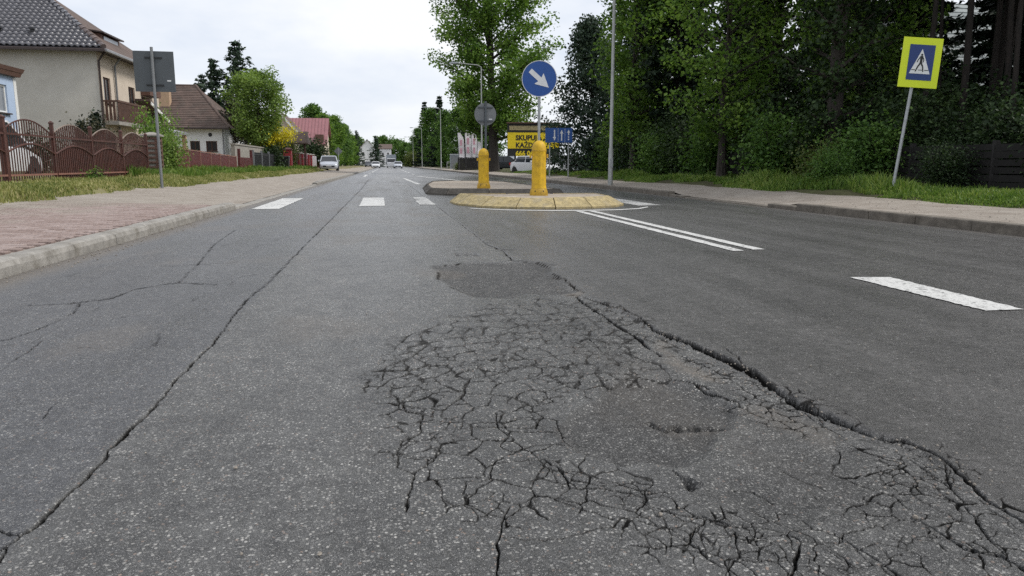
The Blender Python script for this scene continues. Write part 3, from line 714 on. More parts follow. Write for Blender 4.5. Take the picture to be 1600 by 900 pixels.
def s_left(g, n):
    y = 9+61*g.random(n)**1.7; e = 5.62-.35*fbm(y*.35, y*.1, 12, 3)-.25*fbm(y*0+3, y*1.6, 17, 2)
    x = -(e+np.abs(g.normal(0, 1.0, n))+.02); k = (x > -8.6) & (fbm(x*1.8, y*1.3, 44, 3) > -.28); x, y = x[k], y[k]
    return x, y, .55+.9*np.clip(fbm(x*.9, y*.6, 45, 3)+.35, 0, 1)
grass('dry_grass', 62000, s_left, verge_z, (.04, .12), 'grass_dry', 1)
def s_left2(g, n):
    y = 22+48*g.random(n)**1.4; x = -6.3-2.2*g.random(n); k = fbm(x*.8, y*.4, 46, 3) > -.05; x, y = x[k], y[k]
    return x, y, .8+.9*np.clip(fbm(x*.9, y*.6, 47, 3)+.35, 0, 1)
grass('green_grass', 26000, s_left2, verge_z, (.08, .28), 'grass_green', 2)
def s_right(g, n):
    y = 7+50*g.random(n)**1.5; e = 9.05-.5*fbm(y*.3, y*.1, 22, 3)-.45*fbm(y*1.1, y*.1+4, 25, 3)
    x = e+np.abs(g.normal(0, 1.0, n))+.1; k = (x < 13) & (fbm(x*1.3, y*.9, 54, 3) > -.16); x, y = x[k], y[k]
    return x, y, (1-.5*sstep(24, 40, y))*(.25+.85*sstep(0, .9, x-e[k]))*(.35+1.3*np.clip(fbm(x*.7, y*.5, 55, 3)+.3, 0, 1))
grass('roadside_grass', 66000, s_right, zvr, (.06, .30), 'grass_green', 3, .007, .7)

# ================================================================ TRAFFIC ISLAND, BOLLARDS, SIGNS
def island(label, outline, h, ins, kerbmat, topmat, segs_label=None):
    root = thing('traffic_island', label, 'traffic island', (outline[0][0], outline[0][1], 0))
    off = tuple(root.location); n = len(outline)
    cx = sum(p[0] for p in outline)/n; cy = sum(p[1] for p in outline)/n
    inner = []
    for i in range(n):                                  # inset each corner along its bisector
        p0, p, p1 = Vector(outline[i-1]), Vector(outline[i]), Vector(outline[(i+1) % n])
        a = (p-p0).normalized(); b = (p1-p).normalized(); na = Vector((-a.y, a.x)); nb = Vector((-b.y, b.x))
        m = (na+nb).normalized(); q = p+m*ins
        if (q-Vector((cx, cy))).length > (p-Vector((cx, cy))).length: q = p-m*ins
        inner.append(q)
    r = random.Random(label)
    for i in range(n):
        a, b = Vector(outline[i]), Vector(outline[(i+1) % n]); c, d = inner[(i+1) % n], inner[i]
        k = max(1, round((b-a).length/1.15))
        for j in range(k):
            t0, t1 = j/k+.012, (j+1)/k-.012
            A, B = a.lerp(b, t0), a.lerp(b, t1); D, C_ = d.lerp(c, t0), d.lerp(c, t1); hh = h+r.uniform(-.012, .008)
            mb = MB(off); e = .03
            rings = []
            for P, Q in ((A, D), (A.lerp(B, .5), D.lerp(C_, .5)), (B, C_)):
                jt = r.uniform(-.01, .01)
                rings.append([(P.x, P.y, -.05), (P.x+jt, P.y+jt, .035), (P.x+(Q.x-P.x)*.85, P.y+(Q.y-P.y)*.85, hh-.02+jt*.4), (Q.x, Q.y, hh), (Q.x+(cx-Q.x)*e, Q.y+(cy-Q.y)*e, hh-.002), (Q.x, Q.y, -.05)])
            mb.loft(rings); build('kerb_segment', mb, kerbmat, root)
    mb = MB(off)
    rg = [[(p.x, p.y, h-.018) for p in inner]]
    for f in (.66, .33): rg.append([(cx+(p.x-cx)*f+r.uniform(-.05, .05), cy+(p.y-cy)*f, h-.012+r.uniform(-.01, .014)) for p in inner])
    mb.loft([[(p.x, p.y, -.04) for p in inner]]+rg, True); build('top', mb, topmat, root, True)
    return root
island('low traffic island head with worn yellow sloping kerbs under the nearer bollard',
       [(1.28, 15.7), (1.34, 14.75), (1.72, 13.8), (2.3, 13.3), (3.0, 13.12), (3.7, 13.2), (4.25, 13.5), (4.6, 14.1), (4.68, 14.9), (4.62, 15.7)], .2, .30, 'yellow_kerb', 'isl_top')
island('long grey kerbed traffic island behind the crossing, under the farther bollard',
       [(1.02, 20.2), (1.5, 19.45), (2.6, 19.15), (3.9, 18.95), (4.6, 19.1), (4.62, 24), (4.5, 28), (4.0, 29.6), (2.6, 30.2), (1.6, 29), (1.15, 25)], .17, .13, 'kerb_black', 'isl_top')

def bollard(loc, label):
    root = thing('bollard', label, 'bollard', loc, 0, 'yellow bollards on the traffic islands')
    def flute(r, z, a):
        sx = 1.0; k = 1-.055*(.5+.5*math.cos(a*10))**3 if .16 < z < .86 else 1.0
        return r*k
    mb = MB(); mb.lathe([(q*.98, w_) for q, w_ in [(.152, .15), (.150, .18), (.146, .22), (.144, .5), (.141, .80), (.143, .84), (.146, .86), (.146, .90), (.142, .94), (.130, .985), (.105, 1.03), (.07, 1.06), (.03, 1.075), (.004, 1.08)]], n=60, fn=flute)
    build('body', mb, 'bollard', root, True)
    mb = MB(); mb.lathe([(.182, .0), (.181, .05), (.176, .085), (.166, .115), (.152, .148)], n=40); build('base', mb, 'bollard_dirty', root, True)
    for a in (-2.2, -1.2, .4, 2.0):
        mb = MB(); mb.lathe([(.014, .0), (.014, .02), (.008, .026)], (math.cos(a)*.165, math.sin(a)*.165, .085), 8); build('bolt', mb, 'dark_metal', root)
    mb = MB(); mb.lathe([(.145, .868), (.147, .872), (.147, .888), (.145, .892)], n=40); build('band', mb, 'bollard_dirty', root, True)
    for s in (-1, 1):
        mb = MB(); mb.box((s*.168, 0, .78), (.03, .05, .07), 0, .006); build('side_lug', mb, 'bollard', root)
    return root
bollard((2.95, 14.42, .185), 'nearer tall yellow bollard standing on the yellow kerbed island head')
bollard((2.585, 20.15, .155), 'farther yellow bollard standing on the grey kerbed island')

def disc(mb, r, y, n=48, th=.004):
    mb.prism([(r*math.cos(2*PI*i/n), y, r*math.sin(2*PI*i/n)) for i in range(n)], (0, th, 0)); return mb
def flat(pts, y, th=.003):
    mb = MB(); mb.prism([(p[0], y, p[1]) for p in pts], (0, th, 0)); return mb
def pole(root, z0, z1, r=.03, mat='steel', y=.04):
    mb = MB(); mb.tube([(0, y, z0), (0, y, z1)], r, 14); return build('pole', mb, mat, root, True)
def clamps(root, zs, y, w=.10, mat='steel'):
    for z in zs:
        mb = MB(); mb.box((0, y, z), (w, .035, .03)); build('clamp', mb, mat, root)
# keep-right sign facing the camera
t = thing('keep_right_sign', 'round blue sign with white diagonal arrow on the nearer yellow bollard', 'road sign', (2.985, 14.60, .6), math.radians(-11))
pole(t, 0, 2.12, .028); c = .0
zc = 1.855
mb = MB(); disc(mb, .345, -.012, th=.012); p = build('sign_plate', mb, 'blue', t)
p.location = (0, 0, zc)
mb = MB()
for i in range(48):
    a, b = 2*PI*i/48, 2*PI*(i+1)/48
    mb.face(*[(q*math.cos(x), -.0155, q*math.sin(x)) for q, x in ((.345, a), (.345, b), (.334, b), (.334, a))])
build('rim', mb, 'white_film', p)
d = math.radians(-42); ux, uz = math.cos(d), math.sin(d); vx, vz = -uz, ux
ar = [(-.235, .046), (.02, .046), (-.005, .135), (.255, 0), (-.005, -.135), (.02, -.046), (-.235, -.046)]
build('arrow', flat([(a*ux+b*vx-.005, a*uz+b*vz) for a, b in ar], -.0195), 'white_film', p)
clamps(t, (zc-.18, zc+.18), .02)
# the back of the keep-right sign on the farther bollard
t = thing('keep_right_sign', 'grey back of a round sign on the farther yellow bollard', 'road sign', (2.66, 20.28, .6), math.radians(4))
pole(t, 0, 1.88, .03, 'sign_grey', -.04)
mb = MB(); disc(mb, .30, .0, th=.012); p = build('sign_plate', mb, 'sign_grey_light', t); p.location = (0, 0, 1.54)
for z in (-.18, .18):
    mb = MB(); w = .21; mb.box((0, -.022, z), (w*2, .03, .035)); build('rail', mb, 'sign_grey', p)
mb = MB(); mb.box((.14, -.004, -.13), (.09, .004, .03)); build('sticker', mb, 'white_film', p)
# pedestrian crossing sign
t = thing('crossing_sign', 'leaning yellow and blue pedestrian crossing sign in tall grass on the right', 'road sign', (9.88, 13.25, .1), math.radians(-10))
mb = MB(); mb.tube([(-.02, .05, 0), (.20, .05, 2.15), (.29, .05, 3.02)], .03, 12); build('pole', mb, 'steel', t, True)
mb = MB(); mb.box((0, 0, 0), (.755, .014, .93)); p = build('sign_plate', mb, 'fluo', t); p.location = (.305, 0, 2.63); p.rotation_euler = (0, math.radians(3.5), 0)
build('blue_panel', flat([(-.245, -.325), (.245, -.325), (.245, .335), (-.245, .335)], -.0115), 'blue_dark', p)
build('triangle', flat([(-.20, -.205), (.20, -.205), (.0, .255)], -.0155), 'white_film', p)
def stroke(mb, a, b, w0, w1, y=-.0195):
    a, b = Vector(a), Vector(b); d = (b-a).normalized(); n = Vector((-d.y, d.x))
    mb.prism([(q.x, y, q.y) for q in (a-n*w0/2, a+n*w0/2, b+n*w1/2, b-n*w1/2)], (0, .003, 0))
mb = MB(); disc(mb, .020, -.0195, 16, .003); mb.v = [(x+.004, y, z+.148) for x, y, z in mb.v]
stroke(mb, (.005, .125), (-.002, .0), .05, .042)
stroke(mb, (.0, .01), (-.055, -.085), .032, .024); stroke(mb, (-.055, -.085), (-.085, -.165), .024, .018)
stroke(mb, (.0, .01), (.045, -.075), .032, .024); stroke(mb, (.045, -.075), (.062, -.165), .024, .018)
stroke(mb, (-.015, .115), (-.058, .05), .02, .016); stroke(mb, (-.058, .05), (-.078, .005), .016, .012)
stroke(mb, (.02, .115), (.05, .055), .02, .016); stroke(mb, (.05, .055), (.04, .01), .016, .012)
build('walking_figure', mb, 'black_film', p)
for a, b in ((-.165, -.09), (-.035, .045), (.085, .165)):
    mb = MB(); stroke(mb, (a, -.135), (b, -.135), .011, .011); build('ground_line', mb, 'black_film', p)
clamps(t, (2.35, 2.9), .03, .14)
# back of the crossing sign on the left
t = thing('crossing_sign', 'grey back of a square road sign on the grassy left verge', 'road sign', (-5.68, 20.2, float(zleft(-5.7))+.02), math.radians(2))
mb = MB(); mb.tube([(0, -.05, -.1), (0, -.05, 3.42)], .036, 12); build('pole', mb, 'sign_grey_light', t, True)
mb = MB(); mb.box((0, 0, 0), (.94, .014, .98)); p = build('sign_plate', mb, 'sign_grey', t); p.location = (.02, 0, 2.84)
for z in (-.33, .33):
    mb = MB(); mb.box((0, -.02, z), (.40, .025, .035)); build('rail', mb, 'dark_metal', p)
mb = MB(); mb.box((.33, -.0095, -.22), (.09, .004, .03)); build('sticker', mb, 'white_film', p)
# lane sign by the right verge
t = thing('lane_sign', 'small blue lane sign with white arrows beside the yellow billboard', 'road sign', (9.05, 36.8, .2), math.radians(-8))
for x in (-.95, .0):
    mb = MB(); mb.tube([(x, .05, -.1), (x, .05, 2.33)], .035, 10); build('pole', mb, 'steel', t, True)
mb = MB(); mb.box((-.50, 0, 0), (1.36, .014, .72)); p = build('sign_plate', mb, 'blue', t); p.location = (0, 0, 2.05)
def upar(x, s=1, h=.27):
    return [(x-.03, -s*h), (x+.03, -s*h), (x+.03, s*.08), (x+.085, s*.08), (x, s*h), (x-.085, s*.08), (x-.03, s*.08)]
for x, s in ((-.72, -1), (-.36, 1)): build('arrow', flat(upar(x, s), -.011), 'white_film', p)
for z in (-.24, -.12): build('dash', flat([(-.04, z), (.02, z), (.02, z+.07), (-.04, z+.07)], -.011), 'white_film', p)
build('arrow', flat([(-.04, 0), (.02, 0), (.02, .12), (.07, .12), (-.01, .27), (-.09, .12), (-.04, .12)], -.011), 'white_film', p)
for x in (-.545, -.20): build('divider', flat([(x, -.34), (x+.012, -.34), (x+.012, .34), (x, .34)], -.0105), 'white_film', p)

# ================================================================ STREET LAMPS
def lamp_parts(root, H, arm, r0=.085):
    mb = MB(); mb.tube([(0, 0, -.1), (0, 0, 1.2), (0, 0, 1.25), (0, 0, H)], [r0, r0*.95, r0*.72, r0*.5], 12); build('pole', mb, 'lamp_pole', root, True)
    mb = MB(); mb.tube([(0, 0, H-.05), (-.25, 0, H+.12), (-arm, 0, H+.25)], .035, 8); build('arm', mb, 'lamp_pole', root, True)
    mb = MB(); mb.loft([[(-arm+.1-.75*k, w*math.cos(a), H+.25+hh*math.sin(a)) for a in [2*PI*i/10 for i in range(10)]] for k, w, hh in ((0, .05, .04), (.2, .13, .07), (.7, .15, .08), (1, .07, .04))]); hd = build('lamp_head', mb, 'box_grey', root, True)
    mb = MB(); mb.box((-arm-.3, 0, H+.175), (.42, .2, .02)); build('lens', mb, 'lens', hd)
    mb = MB(); mb.box((0, -r0-.004, .75), (.09, .012, .3)); build('service_door', mb, 'steel', root)
ls = [(7.38, 24.1, 'tall grey street lamp post beside the right pavement, nearest of the row'),
      (7.62, 60.5, 'street lamp post rising behind the round grey sign back'),
      (7.62, 107, 'slim pale street lamp post left of the leafy tall tree'),
      (7.62, 166, 'street lamp post in front of the green hedge trees far down the road'),
      (7.62, 222, 'farthest street lamp post in the row on the right')]
proto = None
for x, y, lb in ls:
    if proto is None:
        proto = thing('street_lamp', lb, 'street lamp', (x, y, .1), 0, 'street lamps along the right pavement'); lamp_parts(proto, 8.4, 1.9)
    else:
        o = copy_tree(proto); o.location = (x, y, .1); o['label'] = lb

# ================================================================ BILLBOARD, BANNERS, FENCE BY THE CAR LOT
def text_mesh(s, size, bold=.012):
    cu = bpy.data.curves.new('lettering', 'FONT'); cu.body = s; cu.size = size; cu.extrude = .004; cu.offset = bold; cu.resolution_u = 3
    o = bpy.data.objects.new('lettering', cu); COL.objects.link(o)
    dg = bpy.context.evaluated_depsgraph_get(); me = bpy.data.meshes.new_from_object(o.evaluated_get(dg))
    bpy.data.objects.remove(o); return me
def lettering(s, size, mat, parent, x, y, z, sx=1.0, bold=.012):
    me = text_mesh(s, size, bold); me.materials.clear(); me.materials.append(M[mat])
    o = link('lettering', me, parent, (x, y, z)); o.rotation_euler = (PI/2, 0, 0); o.scale = (sx, 1, 1); return o
bb = thing('billboard', 'yellow and black advertising billboard reading SKUPUJ and KAŻDE behind the bollards', 'billboard', (9.45, 58.5, .2), math.radians(-4))
mb = MB(); mb.box((2.05, .08, 2.55), (4.15, .10, 2.6)); build('panel', mb, 'ad_black', bb)
mb = MB(); mb.box((2.02, .02, 2.47), (4.08, .03, 1.24)); yp = build('yellow_panel', mb, 'ad_yellow', bb)
mb = MB(); mb.box((2.05, .02, 3.44), (3.85, .03, .34)); build('top_band', mb, 'ad_tan', bb)
mb = MB(); mb.box((2.05, .0, 3.83), (4.3, .35, .09)); build('cap', mb, 'brown_wood', bb)
for x in (.6, 2.0, 3.5):
    mb = MB(); mb.box((x, .2, .55), (.14, .14, 1.6)); build('post', mb, 'dark_metal', bb)
lettering('SKUPUJ', .54, 'ad_black', bb, .62, -.002, 2.50, .95, .022)
lettering('KAŻDE', .54, 'ad_black', bb, .62, -.002, 1.93, .95, .022)
lettering('666 06', .54, 'ad_yellow', bb, .62, .024, 1.28, .95, .022)
wf = thing('board_fence', 'low dark fence of upright boards below the white and pink banners', 'fence', (7.75, 83, .15), math.radians(-4))
r = random.Random(8)
bmn = [MB().box((0, 0, .72), (.17, .025, 1.42+.03*i)).mesh('board', 'wood_grey') for i in (-1, 0, 1)]
for k in range(18):
    o = link('board', bmn[k % 3], wf, (.1+k*.182, r.uniform(-.008, .008), r.uniform(-.02, .02)))
for z in (.3, 1.15):
    mb = MB(); mb.box((1.65, .03, z), (3.3, .04, .08)); build('rail', mb, 'wood_dark', wf)
for k, (x, h, w, ln) in enumerate(((8.05, 3.05, .62, -.10), (8.80, 3.35, .66, -.06), (9.50, 3.25, .62, -.05), (10.12, 2.1, .55, .02))):
    lb = ['leftmost tall white and pink banner above the dark board fence', 'second white and pink banner, tallest above the dark fence', 'third white and pink banner next to the tall tree trunk', 'short white banner at the right end of the dark board fence'][k]
    b = thing('banner', lb, 'banner', (x, 84.2, .2), 0, 'banners above the dark board fence')
    mb = MB(); mb.tube([(0, 0, 0), (ln*.3, 0, h*.6), (ln*1.6, 0, 1.1+h)], .025, 8); build('pole', mb, 'steel', b, True)
    z0, z1 = 1.25, 1.05+h; mb = MB(); nseg = 12; rings = []
    for i in range(nseg+1):
        f = i/nseg; z = z0+(z1-z0)*f; xx = ln*1.6*f**1.6; ww = w*(1 if f < .7 else 1-.55*((f-.7)/.3)**2); yy = .04*math.sin(f*7+k)
        rings.append([(xx, yy-.02, z), (xx+ww, yy+.05*math.sin(f*5), z), (xx+ww, yy+.05*math.sin(f*5)+.006, z), (xx, yy-.014, z)])
    mb.loft(rings); fl = build('flag', mb, 'banner', b)
    mb = MB()
    for zz in (.30, .62):
        if k == 3: continue
        mb.box((w*.42+ln*.5, -.075, z0+(z1-z0)*zz), (w*.34, .01, (z1-z0)*.22))
    if mb.v: build('print', mb, 'pink', fl)
cb = thing('cabinet', 'grey roadside cabinet at the left end of the dark board fence', 'cabinet', (8.25, 92, .15), 0)
mb = MB(); mb.box((0, 0, .95), (1.15, .8, 1.7), 0, .03); build('body', mb, 'box_grey', cb)
mb = MB(); mb.box((0, 0, 1.86), (1.25, .9, .1), 0, .03); build('lid', mb, 'steel', cb)
for s in (-1, 1):
    mb = MB(); mb.box((s*.28, -.41, .95), (.5, .02, 1.45)); build('door', mb, 'sign_grey_light', cb)
gf = thing('barrier_rail', 'low pale tubular barrier beside the far right pavement', 'barrier', (7.9, 100, .12), 0)
for x in (0, 1.5):
    mb = MB(); mb.tube([(x, 0, 0), (x, 0, 1.0)], .035, 8); build('post', mb, 'lamp_pole', gf, True)
mb = MB(); mb.tube([(-.02, 0, 1.0), (1.52, 0, 1.0)], .035, 8); build('rail', mb, 'lamp_pole', gf, True)
db = thing('wheelie_bin', 'grey bin standing at the edge of the car lot by the lane sign', 'bin', (13.4, 50.3, .2), 0)
mb = MB(); mb.loft([[(-w, -w, z), (w, -w, z), (w, w, z), (-w, w, z)] for w, z in ((.48, .05), (.58, 1.0))]); build('body', mb, 'box_grey', db)
mb = MB(); mb.box((0, 0, 1.06), (1.25, 1.25, .1), 0, .03); build('lid', mb, 'sign_grey', db)

# ================================================================ CARS
def car(label, mat, loc, rz, L_=4.3, W=1.78, H=1.46, kind='hatch', group=None, plate=True):
    root = thing('parked_car' if group != 'moving' else 'car', label, 'car', loc, rz, 'cars parked behind the billboard' if group == 'lot' else None)
    hw = W/2; fr, bk = -L_/2, L_/2                       # nose towards -Y
    # lower body stations: y, half width, z bottom, z top
    st = [(fr, .62, .30, .55), (fr+.05, .74, .24, .66), (fr+.22, .84, .2, .74), (fr+.55, .87, .2, .82), (fr+1.05, .885, .2, .93), (fr+1.9, .89, .2, .97), (bk-1.0, .89, .2, .99), (bk-.35, .87, .22, 1.0), (bk-.06, .80, .28, .95), (bk, .70, .34, .80)]
    rings = []
    for y, w, z0, z1 in st:
        w *= hw/.89; m = (z0+z1)/2
        rings.append([(-w*.86, y, z0), (-w*.98, y, z0+.10), (-w, y, m), (-w*.97, y, z1-.09), (-w*.86, y, z1-.015), (-w*.4, y, z1+.012), (w*.4, y, z1+.012), (w*.86, y, z1-.015), (w*.97, y, z1-.09), (w, y, m), (w*.98, y, z0+.10), (w*.86, y, z0)])
    mb = MB(); mb.loft(rings); build('body', mb, mat, root, True)
    # cabin: glass house under a painted roof
    bl = fr+1.02; rb = bk-.28 if kind != 'sedan' else bk-.62
    if kind == 'van': bl = fr+.75
    def gring(z, f, ins, y0, y1): return [(-hw*f+ins, y0, z), (hw*f-ins, y0, z), (hw*f-ins, y1, z), (-hw*f+ins, y1, z)]
    mb = MB(); mb.loft([gring(.93, .90, 0, bl, rb), gring(1.18, .85, 0, bl+.42, rb-.10), gring(H-.05, .74, 0, bl+.86, rb-.34)]); build('windows', mb, 'glass', root)
    mb = MB(); mb.loft([gring(H-.075, .77, 0, bl+.80, rb-.28), gring(H-.03, .755, 0, bl+.84, rb-.32), gring(H, .66, 0, bl+1.02, rb-.5)]); build('roof', mb, mat, root, True)
    for s in (-1, 1):                                     # pillars
        for ya, yb in ((bl-.02, bl+.86), (-.05+(bl+rb)/2, (bl+rb)/2+.0), (rb+.01, rb-.33)):
            mb = MB(); mb.bar((s*hw*.905, ya, .93), (s*hw*.755, yb, H-.05), .06, .05); build('pillar', mb, mat, root)
        mb = MB(); mb.box((s*(hw+.07), bl+.35, 1.0), (.16, .09, .12), 0, .02); build('mirror', mb, mat, root)
        mb = MB(); mb.loft([[(s*hw*a, fr+b, z) for a, b, z in ((.5, .035, .60), (.83, .19, .62), (.85, .24, .72), (.52, .10, .69))], [(s*hw*a, fr+b+.06, z) for a, b, z in ((.5, .035, .60), (.83, .19, .62), (.85, .24, .72), (.52, .10, .69))]]); build('headlight', mb, 'lens', root)
        mb = MB(); mb.box((s*hw*.80, bk-.03, .82), (.26, .10, .18), 0, .02); build('taillight', mb, 'lens_red', root)
    mb = MB(); mb.box((0, fr+.03, .44), (hw*1.25, .07, .16)); build('grille', mb, 'dark_metal', root)
    mb = MB(); mb.box((0, fr-.004, .50), (.50, .02, .11)); build('number_plate', mb, 'white_film', root)
    for y in (fr+.82, bk-.78):
        for s in (-1, 1):
            mb = MB(); prof = [(.20, -.10), (.30, -.105), (.32, -.07), (.32, .07), (.30, .105), (.20, .10)]; mb.lathe(prof, n=20)
            wv = [(s*(hw-.10)+p[2], y+p[0], .32+p[1]) for p in mb.v]; mb.v = wv; wh = build('wheel', mb, 'rubber', root, True)
            mb = MB(); mb.lathe([(.205, -.06), (.19, .085), (.06, .07), (.05, .1)], n=14); mb.v = [(s*(hw-.10+p[2]), y+p[0], .32+p[1]) for p in mb.v]; build('rim', mb, 'alloy', wh)
            mb = MB(); mb.lathe([(.37, -.12), (.37, .088)], n=20); mb.v = [(s*(hw-.10)+p[2]*s, y+p[0], .33+p[1]) for p in mb.v]; build('wheel_arch', mb, 'dark_metal', root)
    return root
car('white car parked behind the brown arched fence in front of the beige house', 'car_white', (-10.35, 20.7, .33), PI, 4.4, 1.84, 1.62, 'van')
car('silver car parked on the left pavement facing the camera', 'car_silver', (-5.75, 77, .17), math.radians(3), 4.2, 1.78, 1.5)
car('white car parked left under the billboard, seen behind the bollards', 'car_white', (10.95, 55.0, .02), math.radians(25), 4.4, 1.78, 1.42, group='lot', kind='sedan')
car('white car parked at the right end of the lot below the blue lane sign', 'car_white', (13.75, 55.5, .02), math.radians(20), group='lot')
car('dark car parked beside the trunk of the tall tree', 'car_dark', (12.4, 76, .2), math.radians(60), group='lot')
car('silver white car coming up the road in front of the truck', 'car_silver', (2.2, 158, 0), 0, group='moving')
car('small white car far down the left side of the road', 'car_white', (-2.4, 162, 0), 0, group='moving')
car('distant dark car at the kerb left of the small white car', 'car_dark', (-4.6, 190, .1), 0, group='moving')
tr = thing('truck', 'white box truck far down the road behind the silver white car', 'truck', (1.0, 186, 0), 0)
mb = MB(); mb.box((0, 3.4, 1.95), (2.4, 5, 2.5), 0, .05); build('cargo_box', mb, 'box_grey', tr)
mb = MB(); mb.loft([[(-1.05, y, z0), (1.05, y, z0), (1.0, y, z1), (-1.0, y, z1)] for y, z0, z1 in ((-.95, .4, 1.2), (-.8, .35, 1.35), (-.35, .35, 2.25), (.75, .35, 2.35))]); build('cab', mb, 'car_white', tr, True)
mb = MB(); mb.loft([[(-.95, y, z), (.95, y, z), (.95, y+.06, z), (-.95, y+.06, z)] for y, z in ((-.83, 1.36), (-.42, 2.15))]); build('windscreen', mb, 'glass', tr)
for s in (-1, 1):
    for y in (-.2, 4.4):
        mb = MB(); mb.lathe([(.42, -.13), (.42, .13)], n=16); mb.v = [(s*.95+p[2], y+p[0], .42+p[1]) for p in mb.v]; build('wheel', mb, 'rubber', tr, True)

# ================================================================ HOUSES
def wall_mesh(o, u, length, z0, z1, holes, inward, depth=.14, off=(0, 0, 0)):
    """wall sheet with real openings and reveals; o start point (x, y), u direction, inward: into the house"""
    mb = MB(off); U = Vector((u[0], u[1])); I = Vector((inward[0], inward[1])); O = Vector(o)
    P = lambda s, z, d=0: ((O+U*s+I*d).x, (O+U*s+I*d).y, z)
    us = sorted({0, length}|{h[0] for h in holes}|{h[1] for h in holes}); zs = sorted({z0, z1}|{h[2] for h in holes}|{h[3] for h in holes})
    for a, b in zip(us[:-1], us[1:]):
        for c, d in zip(zs[:-1], zs[1:]):
            m, n = (a+b)/2, (c+d)/2
            if any(h[0] < m < h[1] and h[2] < n < h[3] for h in holes): continue
            mb.face(P(a, c), P(b, c), P(b, d), P(a, d))
    for h in holes:
        a, b, c, d = h[:4]
        for p, q in (((a, c), (b, c)), ((b, c), (b, d)), ((b, d), (a, d)), ((a, d), (a, c))):
            mb.face(P(*p), P(*q), P(*q, depth), P(*p, depth))
    return mb, P
def window(root, P, h, frame='white_frame', pane='glass', sill=True, bars=1, depth=.11, sillmat='gutter_brown'):
    a, b, c, d = h[:4]; off = tuple(root.location); w = .07
    mb = MB(off)
    def slab(s0, s1, z0, z1, d0, d1):
        mb.prism([P(s0, z0, d0), P(s1, z0, d0), P(s1, z1, d0), P(s0, z1, d0)], tuple(Vector(P(s0, z0, d1))-Vector(P(s0, z0, d0))))
    slab(a, b, c, c+w, depth-.05, depth); slab(a, b, d-w, d, depth-.05, depth); slab(a, a+w, c+w, d-w, depth-.05, depth); slab(b-w, b, c+w, d-w, depth-.05, depth)
    for k in range(bars):
        s = a+(b-a)*(k+1)/(bars+1); slab(s-w*.4, s+w*.4, c+w, d-w, depth-.045, depth)
    f = build('window', mb, frame, root)
    mb = MB(off); mb.face(P(a+.02, c+.02, depth-.02), P(b-.02, c+.02, depth-.02), P(b-.02, d-.02, depth-.02), P(a+.02, d-.02, depth-.02)); build('pane', mb, pane, f)
    if sill:
        mb = MB(off); 
        mb.prism([P(a-.06, c-.05, -.09), P(b+.06, c-.05, -.09), P(b+.06, c-.003, -.09), P(a-.06, c-.003, -.09)], tuple(Vector(P(0, 0, .10))-Vector(P(0, 0, 0)))); build('sill', mb, sillmat, f)
    return f
def slope_plane(mb, a, b, c, d, th=.08):
    n = (Vector(b)-Vector(a)).cross(Vector(d)-Vector(a)).normalized()
    if n.z < 0: n = -n
    mb.prism([a, b, c, d] if d != c else [a, b, c], tuple(-n*th)); return n

# ---- large beige house on the left
h1 = thing('beige_house', 'large two storey beige house with dark glazed tile roof on the left', 'house', (-12.67, 36.7, .3)); off = tuple(h1.location)
X0, X1, Y0, Y1, ZE = -12.67, -25.5, 36.7, 45.6, 5.85
mb, P = wall_mesh((X1, Y0), (1, 0), X0-X1, .2, ZE, [], (0, 1), off=off); build('wall', mb, 'render_beige', h1)
hs = [(.55, 1.45, 3.6, 4.75), (2.35, 2.95, 2.75, 3.45), (3.9, 4.85, 2.95, 4.65), (5.9, 7.4, 3.0, 4.35), (.5, 1.6, .9, 2.15)]
mb, P = wall_mesh((X0, Y0), (0, 1), Y1-Y0, .2, ZE, hs, (-1, 0), off=off); build('wall', mb, 'render_cream', h1)
for h in hs: window(h1, P, h, 'brown_wood', 'glass', h[2] != 2.95)
mb, P = wall_mesh((X0, Y1), (-1, 0), X0-X1, .2, ZE, [], (0, -1), off=off); build('wall', mb, 'render_cream', h1)
ov = .5; sl = .77; ex, ey0, ey1 = X0+ov, Y0-ov, Y1+ov; ez = ZE+.02; half = (ey1-ey0)/2; zr = ez+sl*half; rx = ex-half
mb = MB(off); slope_plane(mb, (X1, ey0, ez), (ex, ey0, ez), (rx, ey0+half, zr), (X1, ey0+half, zr)); roof = build('roof', mb, 'tile_dark', h1)
mb = MB(off); slope_plane(mb, (ex, ey0+.01, ez+.003), (ex, ey1, ez+.003), (rx, ey0+half, zr-.01), (rx, ey0+half, zr-.01)); build('roof', mb, 'tile_brown', h1)
mb = MB(off); slope_plane(mb, (ex, ey1, ez), (X1, ey1, ez), (X1, ey0+half, zr-.02), (rx, ey0+half, zr-.02)); build('roof', mb, 'tile_brown', h1)
# glazed pantiles: one shared tile
tw, tl = .245, .34
mb = MB(); pr = [(-.5, .0), (-.36, .015), (-.22, .06), (-.02, .08), (.16, .06), (.30, .015), (.5, .0)]
vs = [(tw*a*1.04, yy, b+zz) for yy, zz in ((-.02, .045), (tl, .0)) for a, b in pr]+[(tw*a*1.04, -.02, b+.004) for a, b in pr]
mb.add(vs, [(i, i+1, 8+i, 7+i) for i in range(6)]+[(14+i, 15+i, 1+i, i) for i in range(6)])
tile_geo = mb; tile_me = mb.mesh('roof_tile', 'tile_dark'); tile_me.polygons.foreach_set('use_smooth', [True]*len(tile_me.polygons))
ang = math.atan(sl); rt = MB(); cnt = 0; r = random.Random(3); cand = []
nrow = int((half/math.cos(ang))/.285)
for j in range(nrow):
    s = j*.285; yy = ey0+s*math.cos(ang); zz = ez+s*math.sin(ang); xe = ex-(yy-ey0)
    for i in range(60):
        x = ex-.16-i*tw
        if x > xe-.10 or x < X1+.1: continue
        cand.append((abs(x)+j*.05, x, yy, zz))
cand.sort()
